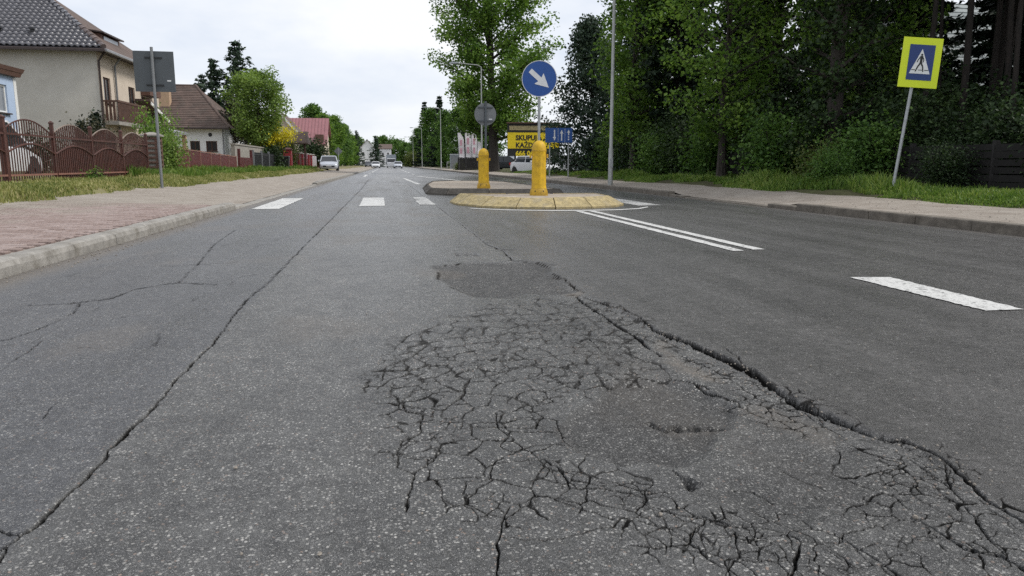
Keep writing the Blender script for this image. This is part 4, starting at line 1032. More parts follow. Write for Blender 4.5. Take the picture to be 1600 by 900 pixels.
for k, (q, x, yy, zz) in enumerate(cand):
    tilt = ang+r.uniform(-.012, .012)
    if k < 290:
        o = link('roof_tile', tile_me, roof, (x-off[0], yy-off[1], zz+.01-off[2])); o.rotation_euler = (tilt, 0, 0)
    else:
        ca, sa = math.cos(tilt), math.sin(tilt)
        rt.add([(p[0]+x-off[0], p[1]*ca-p[2]*sa+yy-off[1], p[1]*sa+p[2]*ca+zz+.01-off[2]) for p in tile_geo.v], tile_geo.f)
tag(build('tile_field', rt, 'tile_dark', roof), kind='stuff')
hipn = 22; A = Vector((ex, ey0, ez)); B = Vector((rx, ey0+half, zr))
for k in range(hipn):                                       # ridge caps up the hip
    a, b = A.lerp(B, k/hipn), A.lerp(B, (k+1.12)/hipn); mb = MB(off); mb.tube([a+Vector((0, 0, .05)), b+Vector((0, 0, .03))], [.125, .10], 8); build('hip_tile', mb, 'tile_mortar' if k < 6 else 'tile_dark', h1, True)
for x, j in ((-15.3, 3), (-16.6, 3), (-17.9, 3)):           # small vents that stand up from the tiles
    s = j*.285; mb = MB(off); yy, zz = ey0+s*math.cos(ang), ez+s*math.sin(ang)
    mb.box((x, yy+.05, zz+.16), (.10, .12, .3)); mb.box((x, yy, zz+.32), (.18, .18, .06)); 
    build('vent', MB(off).loft([[(x-.06, yy, zz), (x+.06, yy, zz), (x+.06, yy+.14, zz), (x-.06, yy+.14, zz)], [(x-.05, yy, zz+.28), (x+.05, yy, zz+.28), (x+.05, yy+.12, zz+.28), (x-.05, yy+.12, zz+.28)], [(x-.10, yy-.05, zz+.30), (x+.10, yy-.05, zz+.30), (x+.10, yy+.15, zz+.30), (x-.10, yy+.15, zz+.30)], [(x-.08, yy-.03, zz+.38), (x+.08, yy-.03, zz+.38), (x+.08, yy+.13, zz+.38), (x-.08, yy+.13, zz+.38)]]), 'dark_metal', roof)
mb = MB(off); mb.box(((X1+ex)/2, ey0-.06, ez-.10), (ex-X1+.1, .13, .12), 0, .03); build('gutter', mb, 'gutter_brown', h1)
mb = MB(off); mb.box((ex+.07, (ey0+ey1)/2, ez-.09), (.14, ey1-ey0, .12), 0, .03); build('gutter', mb, 'gutter', h1)
mb = MB(off); mb.face((X1, ey0, ez-.085), (ex, ey0, ez-.085), (ex, ey1, ez-.085), (X1, ey1, ez-.085)); build('soffit', mb, 'gutter_brown', h1)
for x, y in ((X0+.06, Y0-.02), (X0+.07, Y0+1.95)):
    mb = MB(off); mb.tube([(x+.3, y, ez-.12), (x+.02, y, ez-.5), (x, y, .3)], .05, 8); build('downpipe', mb, 'gutter_brown' if y < Y0 else 'sign_grey_light', h1, True)
# dormer
mb = MB(off); mb.prism([(-13.3, 39.3, 6.2), (-13.3, 39.3, 6.95), (-14.6, 39.3, 7.15), (-14.6, 39.3, 6.5)], (0, 2.5, 0)); d_ = build('dormer', mb, 'brown_sheet', h1)
mb = MB(off); mb.prism([(-13.1, 39.15, 6.96), (-14.75, 39.15, 7.19), (-14.75, 39.15, 7.26), (-13.1, 39.15, 7.03)], (0, 2.8, 0)); build('dormer_roof', mb, 'gutter_brown', d_)
mb = MB(off); mb.box((-13.28, 40.55, 6.68), (.04, 1.9, .4)); build('dormer_pane', mb, 'glass_pale', d_)
# balcony
bal = MB(off); bal.box((-12.36, 39.1, 2.68), (.6, 4.2, .16)); bl_ = build('balcony', bal, 'concrete', h1)
mb = MB(off); mb.box((-12.06, 39.1, 3.66), (.08, 4.24, .09)); mb.box((-12.38, 37.04, 3.655), (.54, .08, .08)); build('handrail', mb, 'brown_wood', bl_)
sm = MB(off)
for k in range(26): build('slat', MB(off).box((-12.06, 37.1+k*.16, 3.2), (.035, .10, .83)), 'brown_wood', bl_)
for k in range(3): build('slat', MB(off).box((-12.55+k*.16, 37.04, 3.2), (.10, .035, .83)), 'brown_wood', bl_)
mb = MB(off); mb.box((-12.42, 43.4, 4.55), (.45, 1.9, .32)); build('awning_box', mb, 'brown_sheet', h1)
# porch roof at the far end
mb = MB(off); mb.prism([(-12.66, 41.4, 4.0), (-12.66, 44.6, 3.2), (-12.66, 44.6, 3.3), (-12.66, 41.4, 4.12)], (.75, 0, 0)); pr_ = build('porch_roof', mb, 'tile_brown', h1)
mb = MB(off); mb.prism([(-11.9, 41.4, 3.82), (-11.9, 44.6, 3.02), (-11.9, 44.6, 3.19), (-11.9, 41.4, 3.99)], (.04, 0, 0)); build('rake_board', mb, 'white_frame', pr_)
mb = MB(off); mb.prism([(-12.66, 43.6, 2.75), (-11.5, 43.6, 2.5), (-11.5, 43.6, 2.62), (-12.66, 43.6, 2.9)], (0, 3.4, 0)); build('canopy', mb, 'gutter', h1)
for y in (43.9, 46.6):
    mb = MB(off); mb.box((-11.7, y, 1.4), (.22, .22, 2.2)); build('porch_post', mb, 'brick', h1)

# ---- blue garage at the left edge
h2 = thing('blue_annex', 'small pale blue building with brown roof edge at the left edge of the photo', 'building', (-13.6, 31, .3)); off = tuple(h2.location)
hs = [(3.9, 5.3, 2.65, 3.65)]
mb, P = wall_mesh((-13.6, 25), (0, 1), 6, .2, 4.0, hs, (-1, 0), off=off); build('wall', mb, 'render_blue', h2)
window(h2, P, hs[0], 'white_frame', 'glass_pale')
mb, P = wall_mesh((-20, 25), (1, 0), 6.4, .2, 4.0, [], (0, 1), off=off); build('wall', mb, 'render_blue', h2)
mb, P = wall_mesh((-13.6, 31), (-1, 0), 6.4, .2, 4.0, [], (0, -1), off=off); build('wall', mb, 'render_blue', h2)
mb = MB(off); mb.box((-13.62, 30.92, 2.1), (.08, .20, 3.75)); build('corner_trim', mb, 'white_frame', h2)
build('roof_edge', MB(off).loft([[(-20.2, 24.75, 4.0), (-13.45, 24.75, 4.0), (-13.45, 31.1, 4.0), (-20.2, 31.1, 4.0)], [(-20.3, 24.65, 4.14), (-13.4, 24.65, 4.14), (-13.4, 31.15, 4.14), (-20.3, 31.15, 4.14)], [(-20.3, 24.62, 4.16), (-13.38, 24.62, 4.16), (-13.38, 31.18, 4.16), (-20.3, 31.18, 4.16)], [(-20.3, 24.55, 4.30), (-13.33, 24.55, 4.30), (-13.33, 31.25, 4.30), (-20.3, 31.25, 4.30)]]), 'brown_sheet', h2)

# ---- white bungalow with a brown hipped roof
def hip_house(name, label, x0, x1, y0, y1, zb, ze, sl, wall, tile, holes, ridge, ncourse=24, frame='white_frame', chim=None, ov=.45, hole_s=None, pane='glass', base=.2):
    root = thing(name, label, 'house', (x1, y0, base)); off = tuple(root.location)
    mb, P = wall_mesh((x0, y0), (1, 0), x1-x0, base-.1, ze, holes, (0, 1), off=off); build('wall', mb, wall, root)
    for h in holes: window(root, P, h, frame, pane, True, 1)
    mb, P = wall_mesh((x1, y0), (0, 1), y1-y0, base-.1, ze, hole_s or [], (-1, 0), off=off); build('wall', mb, wall, root)
    for h in hole_s or []: window(root, P, h, frame, pane, True, 1)
    mb, P = wall_mesh((x0, y1), (0, -1), y1-y0, base-.1, ze, [], (1, 0), off=off); build('wall', mb, wall, root)
    mb, P = wall_mesh((x1, y1), (-1, 0), x1-x0, base-.1, ze, [], (0, -1), off=off); build('wall', mb, wall, root)
    a, b, c, d = x0-ov, x1+ov, y0-ov, y1+ov; ym = (c+d)/2; zr = ze+sl*(ym-c); ra, rb = ridge
    rf = None
    for k in range(ncourse):                               # front slope course by course, each lapping the next
        f0, f1 = k/ncourse, (k+1.0)/ncourse; L0, R0 = a+(ra-a)*f0, b+(rb-b)*f0; L1, R1 = a+(ra-a)*f1, b+(rb-b)*f1
        ya, yb = c+(ym-c)*f0, c+(ym-c)*f1; za, zb_ = ze+(zr-ze)*f0, ze+(zr-ze)*f1
        mb = MB(off); mb.loft([[(L0, ya-.03, za+.0), (R0, ya-.03, za+.0), (R1, yb, zb_-.03), (L1, yb, zb_-.03)], [(L0, ya-.03, za+.045), (R0, ya-.03, za+.045), (R1, yb, zb_+.01), (L1, yb, zb_+.01)]])
        if rf is None:
            m2 = MB(off); m2.face((a, d, ze), (b, d, ze), (rb, ym, zr), (ra, ym, zr)); m2.face((b, c, ze), (b, d, ze), (rb, ym, zr)); m2.face((a, c, ze), (a, d, ze), (ra, ym, zr)); m2.face((a, c, ze-.02), (b, c, ze-.02), (b, d, ze-.02), (a, d, ze-.02))
            rf = build('roof', m2, tile, root)
        build('tile_course', mb, tile, rf)
    for s, e, n in (((b, c, ze+.03), (rb, ym, zr+.03), 10), ((ra, ym, zr+.03), (rb, ym, zr+.03), 8), ((a, c, ze+.03), (ra, ym, zr+.03), 10)):
        mb = MB(off); mb.tube([s, e], .10, 8); build('ridge', mb, tile, rf, True)
    mb = MB(off); mb.box(((a+b)/2, c-.05, ze-.03), (b-a, .12, .11), 0, .02); build('gutter', mb, 'gutter_brown', root)
    if chim:
        mb = MB(off); mb.box(chim, (.75, .6, 1.5), 0, 0); ch = build('chimney', mb, 'brick', rf)
        mb = MB(off); mb.box((chim[0], chim[1], chim[2]+.78), (.85, .7, .08)); build('chimney_cap', mb, 'concrete', ch)
    return root, off, P
h3, off, P = hip_house('white_bungalow', 'white bungalow with brown tiled hip roof beyond the red sheet fence', -18.9, -11.75, 58, 67.5, .2, 3.42, .66, 'render_white', 'tile_brown', [(4.72, 5.4, 1.75, 2.5), (5.82, 6.6, 1.75, 2.5)], (-17.3, -14.6), chim=(-16.3, 60.3, 5.6), frame='brown_wood')
mb = MB(off); mb.prism([(-12.75+.14*math.cos(2*PI*i/14), 57.985, 2.95+.14*math.sin(2*PI*i/14)) for i in range(14)], (0, .012, 0)); build('vent_grille', mb, 'dark_metal', h3)
mb = MB(off); mb.tube([(-11.85, 57.93, 3.4), (-11.85, 57.93, .3)], .05, 8); build('downpipe', mb, 'gutter', h3, True)

def gable_house(name, label, x0, x1, y0, y1, ze, zr, wall, tile, along='x', base=.2, holes=(), rake=None, ov=.4, frame='white_frame', holes_s=()):
    root = thing(name, label, 'house', (x1, y0, base)); off = tuple(root.location)
    mb, P = wall_mesh((x0, y0), (1, 0), x1-x0, base-.1, ze, list(holes), (0, 1), off=off); build('wall', mb, wall, root)
    for h in holes: window(root, P, h, frame)
    mb, P = wall_mesh((x1, y0), (0, 1), y1-y0, base-.1, ze, list(holes_s), (-1, 0), off=off); build('wall', mb, wall, root)
    for h in holes_s: window(root, P, h, frame)
    mb, P = wall_mesh((x0, y1), (0, -1), y1-y0, base-.1, ze, [], (1, 0), off=off); build('wall', mb, wall, root)
    mb = MB(off); g = MB(off)
    if along == 'x':
        ym = (y0+y1)/2; s = (zr-ze)/(ym-y0)
        for yy, sg in ((y0-ov, 1), (y1+ov, -1)):
            slope_plane(mb, (x0-ov, yy, ze-ov*s), (x1+ov, yy, ze-ov*s), (x1+ov, ym, zr), (x0-ov, ym, zr), .1)
        for xx in (x0, x1): g.face((xx, y0, ze), (xx, y1, ze), (xx, ym, zr-.1))
    else:
        xm = (x0+x1)/2; s = (zr-ze)/(xm-x0)
        for xx in (x0-ov, x1+ov): slope_plane(mb, (xx, y0-ov, ze-ov*s), (xx, y1+ov, ze-ov*s), (xm, y1+ov, zr), (xm, y0-ov, zr), .1)
        for yy in (y0, y1): g.face((x0, yy, ze), (x1, yy, ze), (xm, yy, zr-.1))
        if rake:
            for xx in (x0-ov, x1+ov):
                m3 = MB(off); m3.bar((xx, y0-ov-.04, ze-ov*s-.04), (xm, y0-ov-.04, zr-.04), .05, .24); build('rake_board', m3, rake, root)
    for q in range(2):
        g1 = MB(off); g1.face(*g.v[q*3:q*3+3]); build('gable', g1, wall, root)
    rf = build('roof', mb, tile, root)
    return root, off, rf, P
h4, off, rf, P = gable_house('red_roofed_house', 'cream house with dusky red sheet roof behind the red picket fence', -13.9, -8.6, 108, 118, 3.7, 7.45, 'render_cream', 'tile_red', 'x', holes=[(3.9, 4.6, 1.4, 2.6)], holes_s=[(1.5, 2.6, 1.4, 2.6), (5, 6.2, 1.4, 2.6)])
for k in range(13):
    x = -14.2+k*.46; mb = MB(off); mb.bar((x, 107.62, 3.46), (x, 113.0, 7.50), .035, .05); build('seam', mb, 'tile_red', rf)
mb = MB(off); mb.box((-9.3, 108.9, 4.5), (1.1, 1.2, .9)); build('dormer', mb, 'brown_sheet', h4)
gable_house('gabled_house', 'house with white gable board half hidden behind the yellow shrub', -15.8, -9.9, 94, 102, 3.9, 7.2, 'render_cream', 'tile_brown', 'y', rake='white_frame', holes=[(3.9, 5.0, 1.3, 2.6)])
gable_house('white_house', 'distant white house at the left end of the street', -9.6, -3.6, 262, 272, 6.0, 9.4, 'render_white', 'tile_brown', 'y', holes=[(1.0, 2.0, 3.6, 5), (3.8, 4.8, 3.6, 5), (1, 2, 1, 2.4), (3.8, 4.8, 1, 2.4)])
gable_house('white_house', 'distant white flat fronted house right of the far conifer at the end of the street', -2.6, 1.6, 275, 285, 6.6, 8.2, 'render_white', 'tile_brown', 'x', holes=[(.8, 1.6, 3.6, 5), (2.6, 3.4, 3.6, 5), (.8, 1.6, 1, 2.4)])
# ---- pale house seen through the roadside trees on the right
h5, off, rf, P = gable_house('pale_house', 'pale house with grey roof glimpsed between the dark trunks on the right', 23.0, 32.0, 27.5, 37, 4.2, 8.2, 'render_white', 'roof_grey', 'x', base=.25, holes=[(1.2, 2.4, 1.4, 2.8), (4.5, 5.7, 1.4, 2.8)], ov=.5)
for k in range(18):
    f = k/18; mb = MB(off); mb.box((27.5, 27.0+4.75*f, 3.98+ (8.2-3.98)*f+.06), (10, .05, .04)); build('roof_batten', mb, 'roof_grey', rf)
ve = thing('veranda', 'white wooden veranda railing behind the leaning crossing sign', 'veranda', (19.0, 26, .25)); off = tuple(ve.location)
mb = MB(off); mb.box((20.6, 27.2, 1.55), (3.6, 2.6, .16)); build('deck', mb, 'concrete', ve)
for x in (18.9, 20.1, 21.3, 22.3):
    mb = MB(off); mb.box((x, 25.95, 2.3), (.12, .12, 3.9)); build('post', mb, 'white_frame', ve)
for z in (1.85, 2.1, 2.35, 2.6):
    mb = MB(off); mb.box((20.6, 25.9, z), (3.5, .04, .09)); build('rail', mb, 'white_frame', ve)
mb = MB(off); mb.prism([(18.5, 25.5, 4.2), (22.9, 25.5, 4.2), (22.9, 25.5, 4.3), (18.5, 25.5, 4.3)], (0, 3.4, .7)); build('roof', mb, 'roof_grey', ve)

# ================================================================ FENCES ON THE LEFT
fx, fz = -7.62, .42
fen = thing('arched_fence', 'brown metal picket fence with arched panels along the left verge', 'fence', (fx, 16.6, fz)); off = (fx, 16.6, fz)
py = [12.06, 14.33, 16.6, 18.87, 21.14, 23.41, 25.68]
pk = MB().box((0, 0, .5), (.016, .020, 1.0)).mesh('picket', 'brown_paint')
for k, y in enumerate(py):
    mb = MB(off); s = .10 if k == 2 else .07; mb.box((fx, y, fz+.60), (s, s, 1.42)); mb.box((fx, y, fz+1.325), (s+.02, s+.02, .03)); build('post', MB(off).loft([[(fx-s/2*q, y-s/2*q, z), (fx+s/2*q, y-s/2*q, z), (fx+s/2*q, y+s/2*q, z), (fx-s/2*q, y+s/2*q, z)] for q, z in ((1, fz-.1), (1, fz+1.3), (1.25, fz+1.305), (1.25, fz+1.33), (.3, fz+1.37))]), 'brown_paint', fen)
for k, (a, b) in enumerate(zip(py[:-1], py[1:])):
    w = b-a; n = 20
    arch = lambda f: 1.06+.27*math.sin(PI*f)**.9
    inner = lambda f: .62+.20*math.sin(PI*f)
    for z in (.16, 1.0):
        mb = MB(off); mb.box((fx+.035, (a+b)/2, fz+z), (.03, w-.07, .04)); build('rail', mb, 'brown_paint' if z > .5 else 'red_line', fen)
    mb = MB(off); mb.tube([(fx-.02, a+.035+(w-.07)*i/16, fz+arch(i/16)) for i in range(17)], .018, 6); build('arch_rail', mb, 'brown_paint' if k < 3 else 'rail_pale', fen, True)
    mb = MB(off); mb.tube([(fx+.03, a+.035+(w-.07)*i/16, fz+inner(i/16)) for i in range(17)], .022, 6); build('inner_arch', mb, 'brown_paint', fen, True)
    for i in range(n):
        f = (i+.5)/n; o = link('picket', pk, fen, (.0, a+w*f-off[1], .04)); o.scale = (1.1 if k < 3 else 1.45, 1.1 if k < 3 else 1.45, arch(f)-.05)
    for i in range(1, n if k >= 3 else 0):
        f = i/n; o = link('picket', pk, fen, (.012, a+w*f-off[1], .04)); o.scale = (1.8, 1.8, inner(f)-.04)
gp = thing('gate_pillar', 'square brown brick gate pillar at the end of the arched fence', 'pillar', (-7.62, 26.35, .35))
r = random.Random(2)
bk = MB().box((0, 0, 0), (.235, .11, .068), 0, .006).mesh('brick', 'brown_sheet')
for c in range(17):
    for i in range(2):
        for s in (-1, 1):
            if c % 2:
                o = link('brick', bk, gp, (s*.19, (i-.5)*.245, .05+c*.078)); o.rotation_euler = (0, 0, PI/2)
            else: o = link('brick', bk, gp, ((i-.5)*.245, s*.19, .05+c*.078))
mb = MB(); mb.box((0, 0, .66), (.40, .40, 1.36)); build('core', mb, 'concrete', gp)
mb = MB(); mb.loft([[(-q, -q, z), (q, -q, z), (q, q, z), (-q, q, z)] for q, z in ((.29, 1.36), (.29, 1.41), (.05, 1.50))]); build('cap', mb, 'concrete', gp)

# red sheet fence on a concrete plinth
rf_ = thing('red_sheet_fence', 'low dark red sheet panel fence on a concrete plinth before the white bungalow', 'fence', (-8, 30.3, .45)); off = (-8, 30.3, .45)
ys = [30.3+1.95*k for k in range(7)]
top = lambda y: 1.45-.019*(y-30.3)
mb = MB(off); mb.box((-8, 36.15, .45), (.16, 11.9, .36)); build('plinth', mb, 'concrete', rf_)
for y in ys:
    mb = MB(off); mb.box((-8, y, (.6+top(y))/2), (.07, .07, top(y)-.55)); build('post', mb, 'red_line', rf_)
for a, b in zip(ys[:-1], ys[1:]):
    mb = MB(off); n = 14
    for i in range(n):
        f0, f1 = i/n, (i+.9)/n; y0_, y1_ = a+.05+(b-a-.1)*f0, a+.05+(b-a-.1)*f1
        mb.prism([(-7.985, y0_, .66), (-7.965, (y0_+y1_)/2, .66), (-7.985, y1_, .66), (-7.985, y1_, top(y1_)-.05), (-7.965, (y0_+y1_)/2, top(y1_)-.05), (-7.985, y0_, top(y0_)-.05)][:2]+[(-7.985, y1_, .66), (-7.985, y1_, top(y1_)-.05), (-7.985, y0_, top(y0_)-.05)], (-.012, 0, 0))
    tag(build('panel', mb, 'red_paint', rf_), kind='stuff')
    mb = MB(off); mb.bar((-7.99, a+.04, top(a)-.02), (-7.99, b-.04, top(b)-.02), .05, .04); build('rail', mb, 'red_line', rf_)
rg = thing('red_gate', 'low dark red gate between the red sheet fence and the grey metal fence', 'gate', (-8, 43, .4)); off = (-8, 43, .4)
for y in (42.9, 46.6):
    mb = MB(off); mb.box((-8, y, 1.0), (.14, .14, 1.3)); build('post', mb, 'red_paint', rg)
for z in (.62, 1.1):
    mb = MB(off); mb.box((-8, 44.75, z), (.04, 3.4, .06)); build('rail', mb, 'red_paint', rg)
for k in range(20):
    mb = MB(off); mb.box((-7.97, 43.1+k*.173, .88), (.02, .11, .62)); build('picket', mb, 'red_paint', rg)
gm = thing('metal_fence', 'dark grey upright metal fence under the bright green tree', 'fence', (-8, 47, .4)); off = (-8, 47, .4)
pm = MB().box((0, 0, .5), (.03, .05, 1.0)).mesh('picket', 'dark_metal')
for y in (47.3, 50.3, 53.3, 56.3, 59.2):
    mb = MB(off); mb.box((-8, y, 1.02), (.11, .11, 1.3)); build('post', mb, 'sign_grey_light', gm)
for z in (.58, 1.42):
    mb = MB(off); mb.box((-8, 53.25, z), (.04, 11.9, .05)); build('rail', mb, 'dark_metal', gm)
for k in range(70): o = link('picket', pm, gm, (0, .45+k*.17, .12)); o.scale = (1, 1, 1.02)
gw = thing('garden_wall', 'pale plastered garden wall behind the dark metal fence', 'wall', (-8.9, 46, .4)); off = (-8.9, 46, .4)
mb = MB(off); mb.box((-8.9, 54, 1.15), (.22, 16, 1.6)); build('wall_body', mb, 'concrete', gw)
mb = MB(off); mb.box((-8.9, 54, 1.99), (.32, 16.1, .08)); build('coping', mb, 'concrete', gw)
bn = thing('wheelie_bin', 'black wheelie bin by the dark metal fence', 'bin', (-7.55, 58.2, .35))
mb = MB(); mb.loft([[(-w, -w, z), (w, -w, z), (w, w*1.2, z), (-w, w*1.2, z)] for w, z in ((.24, .06), (.31, 1.0))]); build('body', mb, 'dark_metal', bn)
mb = MB(); mb.loft([[(-.33, -.35, 1.005), (.33, -.35, 1.005), (.33, .42, 1.005), (-.33, .42, 1.005)], [(-.28, -.28, 1.09), (.28, -.28, 1.09), (.28, .38, 1.07), (-.28, .38, 1.07)]]); build('lid', mb, 'dark_metal', bn)
rp_ = thing('red_pillar', 'bright red square pillar at the start of the red picket fence', 'pillar', (-7.95, 63, .35))
mb = MB(); mb.box((0, 0, .8), (.62, .62, 1.6), 0, .02); build('shaft', mb, 'red_bright', rp_)
mb = MB(); mb.loft([[(-q, -q, z), (q, -q, z), (q, q, z), (-q, q, z)] for q, z in ((.37, 1.605), (.37, 1.68), (.1, 1.8))]); build('cap', mb, 'red_paint', rp_)
pf = thing('red_picket_fence', 'long red picket fence running from the red pillar to the silver car', 'fence', (-7.95, 64, .35)); off = (-7.95, 64, .35)
for k in range(11):
    y = 64.2+k*2.9; mb = MB(off); mb.box((-7.95, y, 1.0), (.26, .26, 1.55)); build('post', mb, 'red_bright', pf)
    mb = MB(off); mb.loft([[(-7.95-q, y-q, z), (-7.95+q, y-q, z), (-7.95+q, y+q, z), (-7.95-q, y+q, z)] for q, z in ((.17, 1.78), (.17, 1.84), (.05, 1.92))]); build('post_cap', mb, 'concrete', pf)
for z in (.62, 1.45):
    mb = MB(off); mb.box((-7.98, 78.7, z), (.04, 29, .07)); build('rail', mb, 'red_paint', pf)
pm = MB().box((0, 0, .5), (.022, .11, 1.0)).mesh('picket', 'red_paint')
for k in range(178):
    o = link('picket', pm, pf, (0, .35+k*.163, .1)); o.scale = (1, 1, 1.22+.04*math.sin(k*1.08))
nt_ = thing('notice_post', 'white notice panel standing before the red picket fence', 'notice board', (-7.5, 80.5, .3))
mb = MB(); mb.box((0, 0, .72), (.42, .05, 1.25), 0, .01); build('panel', mb, 'banner', nt_)
mb = MB(); mb.box((0, .06, .5), (.08, .05, 1.2)); build('post', mb, 'red_paint', nt_)
mbx = thing('mailbox', 'dark post with a small pale mailbox in front of the red pickets', 'mailbox', (-7.35, 70.5, .3))
mb = MB(); mb.tube([(0, 0, 0), (0, 0, 1.05)], .06, 10); build('post', mb, 'dark_metal', mbx, True)
mb = MB(); mb.box((0, 0, 1.25), (.34, .28, .44), 0, .03); build('box', mb, 'pink', mbx)
cn = thing('gate_canopy', 'small dark tiled canopy over the cream gateway beside the red pillar', 'canopy', (-8.3, 70, .3)); off = (-8.3, 70, .3)
for x, m_ in ((-9.3, 'render_cream'), (-8.55, 'render_cream')):
    mb = MB(off); mb.box((x, 70.3, 1.5), (.5, .5, 2.4)); build('pillar', mb, m_, cn)
for x in (-7.25, -9.75):
    mb = MB(off); mb.box((x, 69.4, 1.5), (.16, .16, 2.4)); build('post', mb, 'brown_wood', cn)
cr_ = build('roof', MB(off).loft([[(-10.1, 68.9, 2.62), (-6.95, 68.9, 2.62), (-6.95, 71.8, 2.62), (-10.1, 71.8, 2.62)], [(-10.1, 68.9, 2.72), (-6.95, 68.9, 2.72), (-6.95, 71.8, 2.72), (-10.1, 71.8, 2.72)], [(-8.2, 70.2, 3.7), (-7.1, 70.2, 3.75), (-7.1, 70.5, 3.75), (-8.2, 70.5, 3.7)]]), 'tile_brown', cn)
sg = thing('road_sign', 'small grey back of a diamond sign beside the silver car', 'road sign', (-4.75, 76, .14))
mb = MB(); mb.tube([(0, 0, 0), (0, 0, 2.3)], .03, 8); build('pole', mb, 'steel', sg, True)
mb = MB(); mb.prism([(.42*math.cos(PI/2*i), .04, 1.95+.42*math.sin(PI/2*i)) for i in range(4)], (0, .012, 0)); build('sign_plate', mb, 'sign_grey_light', sg)

# dark board fence on the right
bf = thing('board_fence', 'dark weathered fence of horizontal boards behind the tall grass on the right', 'fence', (12.0, 8, .25)); off = (12.0, 8, .25)
bd = [MB().box((0, 1.2, 0), (.022, 2.36, .13+.006*i)).mesh('board', 'wood_dark') for i in (-1, 0, 1)]
r = random.Random(12)
for k in range(11):
    y = 6+k*2.4; mb = MB(off); mb.box((12.04, y, .68), (.1, .1, 1.2)); build('post', mb, 'wood_grey', bf)
    if k == 10: break
    for j in range(6):
        o = link('board', bd[r.randrange(3)], bf, (0, y+.02-8, .12+j*.155)); o.rotation_euler = (r.uniform(-.006, .006), r.uniform(-.06, .06), 0)

# ================================================================ TREES AND SHRUBS
def leaf_mesh(name, C, size, g, tone, mat, flatten=.35, elong=1.0, droop=None):
    n = len(C)
    nv = g.normal(size=(n, 3)); nv[:, 2] = np.abs(nv[:, 2])+flatten; nv /= np.linalg.norm(nv, axis=1)[:, None]
    t = g.normal(size=(n, 3)); 
    if droop is not None: t = t*.45+droop
    t -= nv*np.sum(t*nv, 1)[:, None]; t /= np.linalg.norm(t, axis=1)[:, None]+1e-9; b = np.cross(nv, t)
    s = (size*g.uniform(.6, 1.35, n))[:, None]
    V = np.stack([C-t*s*.5*elong, C+b*s*.36+nv*s*.10, C+t*s*.55*elong, C-b*s*.36+nv*s*.10], 1).reshape(-1, 3)
    F = np.arange(n)[:, None]*4+np.array([[0, 1, 2, 3]])
    return npmesh(name, V, F, mat, dict(tone=np.repeat(tone, 4)))
def limb_path(r, a, d, L_, n=4, up=.25, wob=.12):
    pts = [Vector(a)]; d = Vector(d).normalized()
    for i in range(n):
        d = (d+Vector((r.uniform(-wob, wob), r.uniform(-wob, wob), up/n+r.uniform(-wob, wob)*.6))).normalized(); pts.append(pts[-1]+d*L_/n)
    return pts
def tree_meshes(seed, H, tr, base, R, leaves, lsize, mat, bark='bark', nl=22, lean=(0, 0), sub=4, sig=.42, shape='oval', clump=.9, flatten=.35, up=.3, fork=False):
    """trunk and limbs as one mesh, leaves as another. R: widest crown radius; base: height of the lowest limb"""
    r = random.Random(seed); g = np.random.default_rng(seed); mb = MB()
    top = Vector((lean[0], lean[1], H*.96)); k = 9
    tp = [Vector((lean[0]*(i/k)**1.4+r.uniform(-1, 1)*.012*H*(i/k), lean[1]*(i/k)**1.4+r.uniform(-1, 1)*.012*H*(i/k), H*.96*i/k-.1)) for i in range(k+1)]
    mb.tube(tp, [tr*(1.35 if i == 0 else 1)*(1-.86*i/k) for i in range(k+1)], 9)
    def at(z):
        f = max(0, min(.999, (z+.1)/(H*.96)))*k; i = int(f); return tp[i].lerp(tp[i+1], f-i)
    def rad(f):
        if shape == 'oval': return R*(math.sin(PI*min(1, (f*.93+.07)))**.62)
        if shape == 'column': return R*min(1, .62+f*1.6, (1.04-f)*3.2)
        if shape == 'cone': return R*(1.02-f)**.8
        if shape == 'round': return R*math.sqrt(max(.02, 1-(2*f-.92)**2))
        return R
    cl = []; w = []
    for i in range(nl):
        f = (i+r.random()*.8)/nl; z = base+(H*.93-base)*f; a = i*2.399+r.uniform(-.5, .5); L_ = rad(f)*r.uniform(.72, 1.08)
        el = (.15+.75*f) if shape != 'cone' else -.05+.5*f
        p0 = at(z-.18*L_); pts = limb_path(r, p0, (math.cos(a), math.sin(a), el), L_, 4, up)
        r0 = max(.018, tr*.42*(1-.75*f)); mb.tube(pts, [r0*(1-.2*j) for j in range(5)], 5, False)
        tips = [(pts[j].lerp(pts[j+1], q), .7+.3*j/3) for j in range(1, 4) for q in (.3, .8)]+[(pts[4], 1)]
        for s in range(sub):
            j = 1+s % 3; b0 = pts[j].lerp(pts[j+1], r.random()); aa = a+r.uniform(-1.5, 1.5)
            sp = limb_path(r, b0, (math.cos(aa), math.sin(aa), r.uniform(-.1, .9)), L_*r.uniform(.28, .5), 3, up)
            mb.tube(sp, [r0*.35, r0*.28, r0*.2, r0*.1], 4, False); tips += [(sp[2], .9), (sp[3], 1.1)]
        for q, ww in tips: cl.append(q); w.append(ww*r.uniform(.35, 1.4))
    for q in range(6): cl.append(at(H*(.86+.02*q))); w.append(.7)
    cl = np.array([tuple(c) for c in cl]); w = np.array(w)/sum(w)
    ctone = np.clip(g.normal(.48, .15, len(cl)), .05, .95)
    ii = g.choice(len(cl), leaves, p=w); n = len(ii)
    off = g.normal(size=(n, 3)); off *= (sig*clump*g.uniform(.3, 1.1, n)**.8/np.linalg.norm(off, axis=1)*1.5)[:, None]; off[:, 2] *= .75
    C = cl[ii]+off; tone = np.clip(ctone[ii]+g.normal(0, .14, n), 0, 1)
    return mb.mesh('trunk', bark), leaf_mesh('crown', C, lsize, g, tone, mat, flatten)
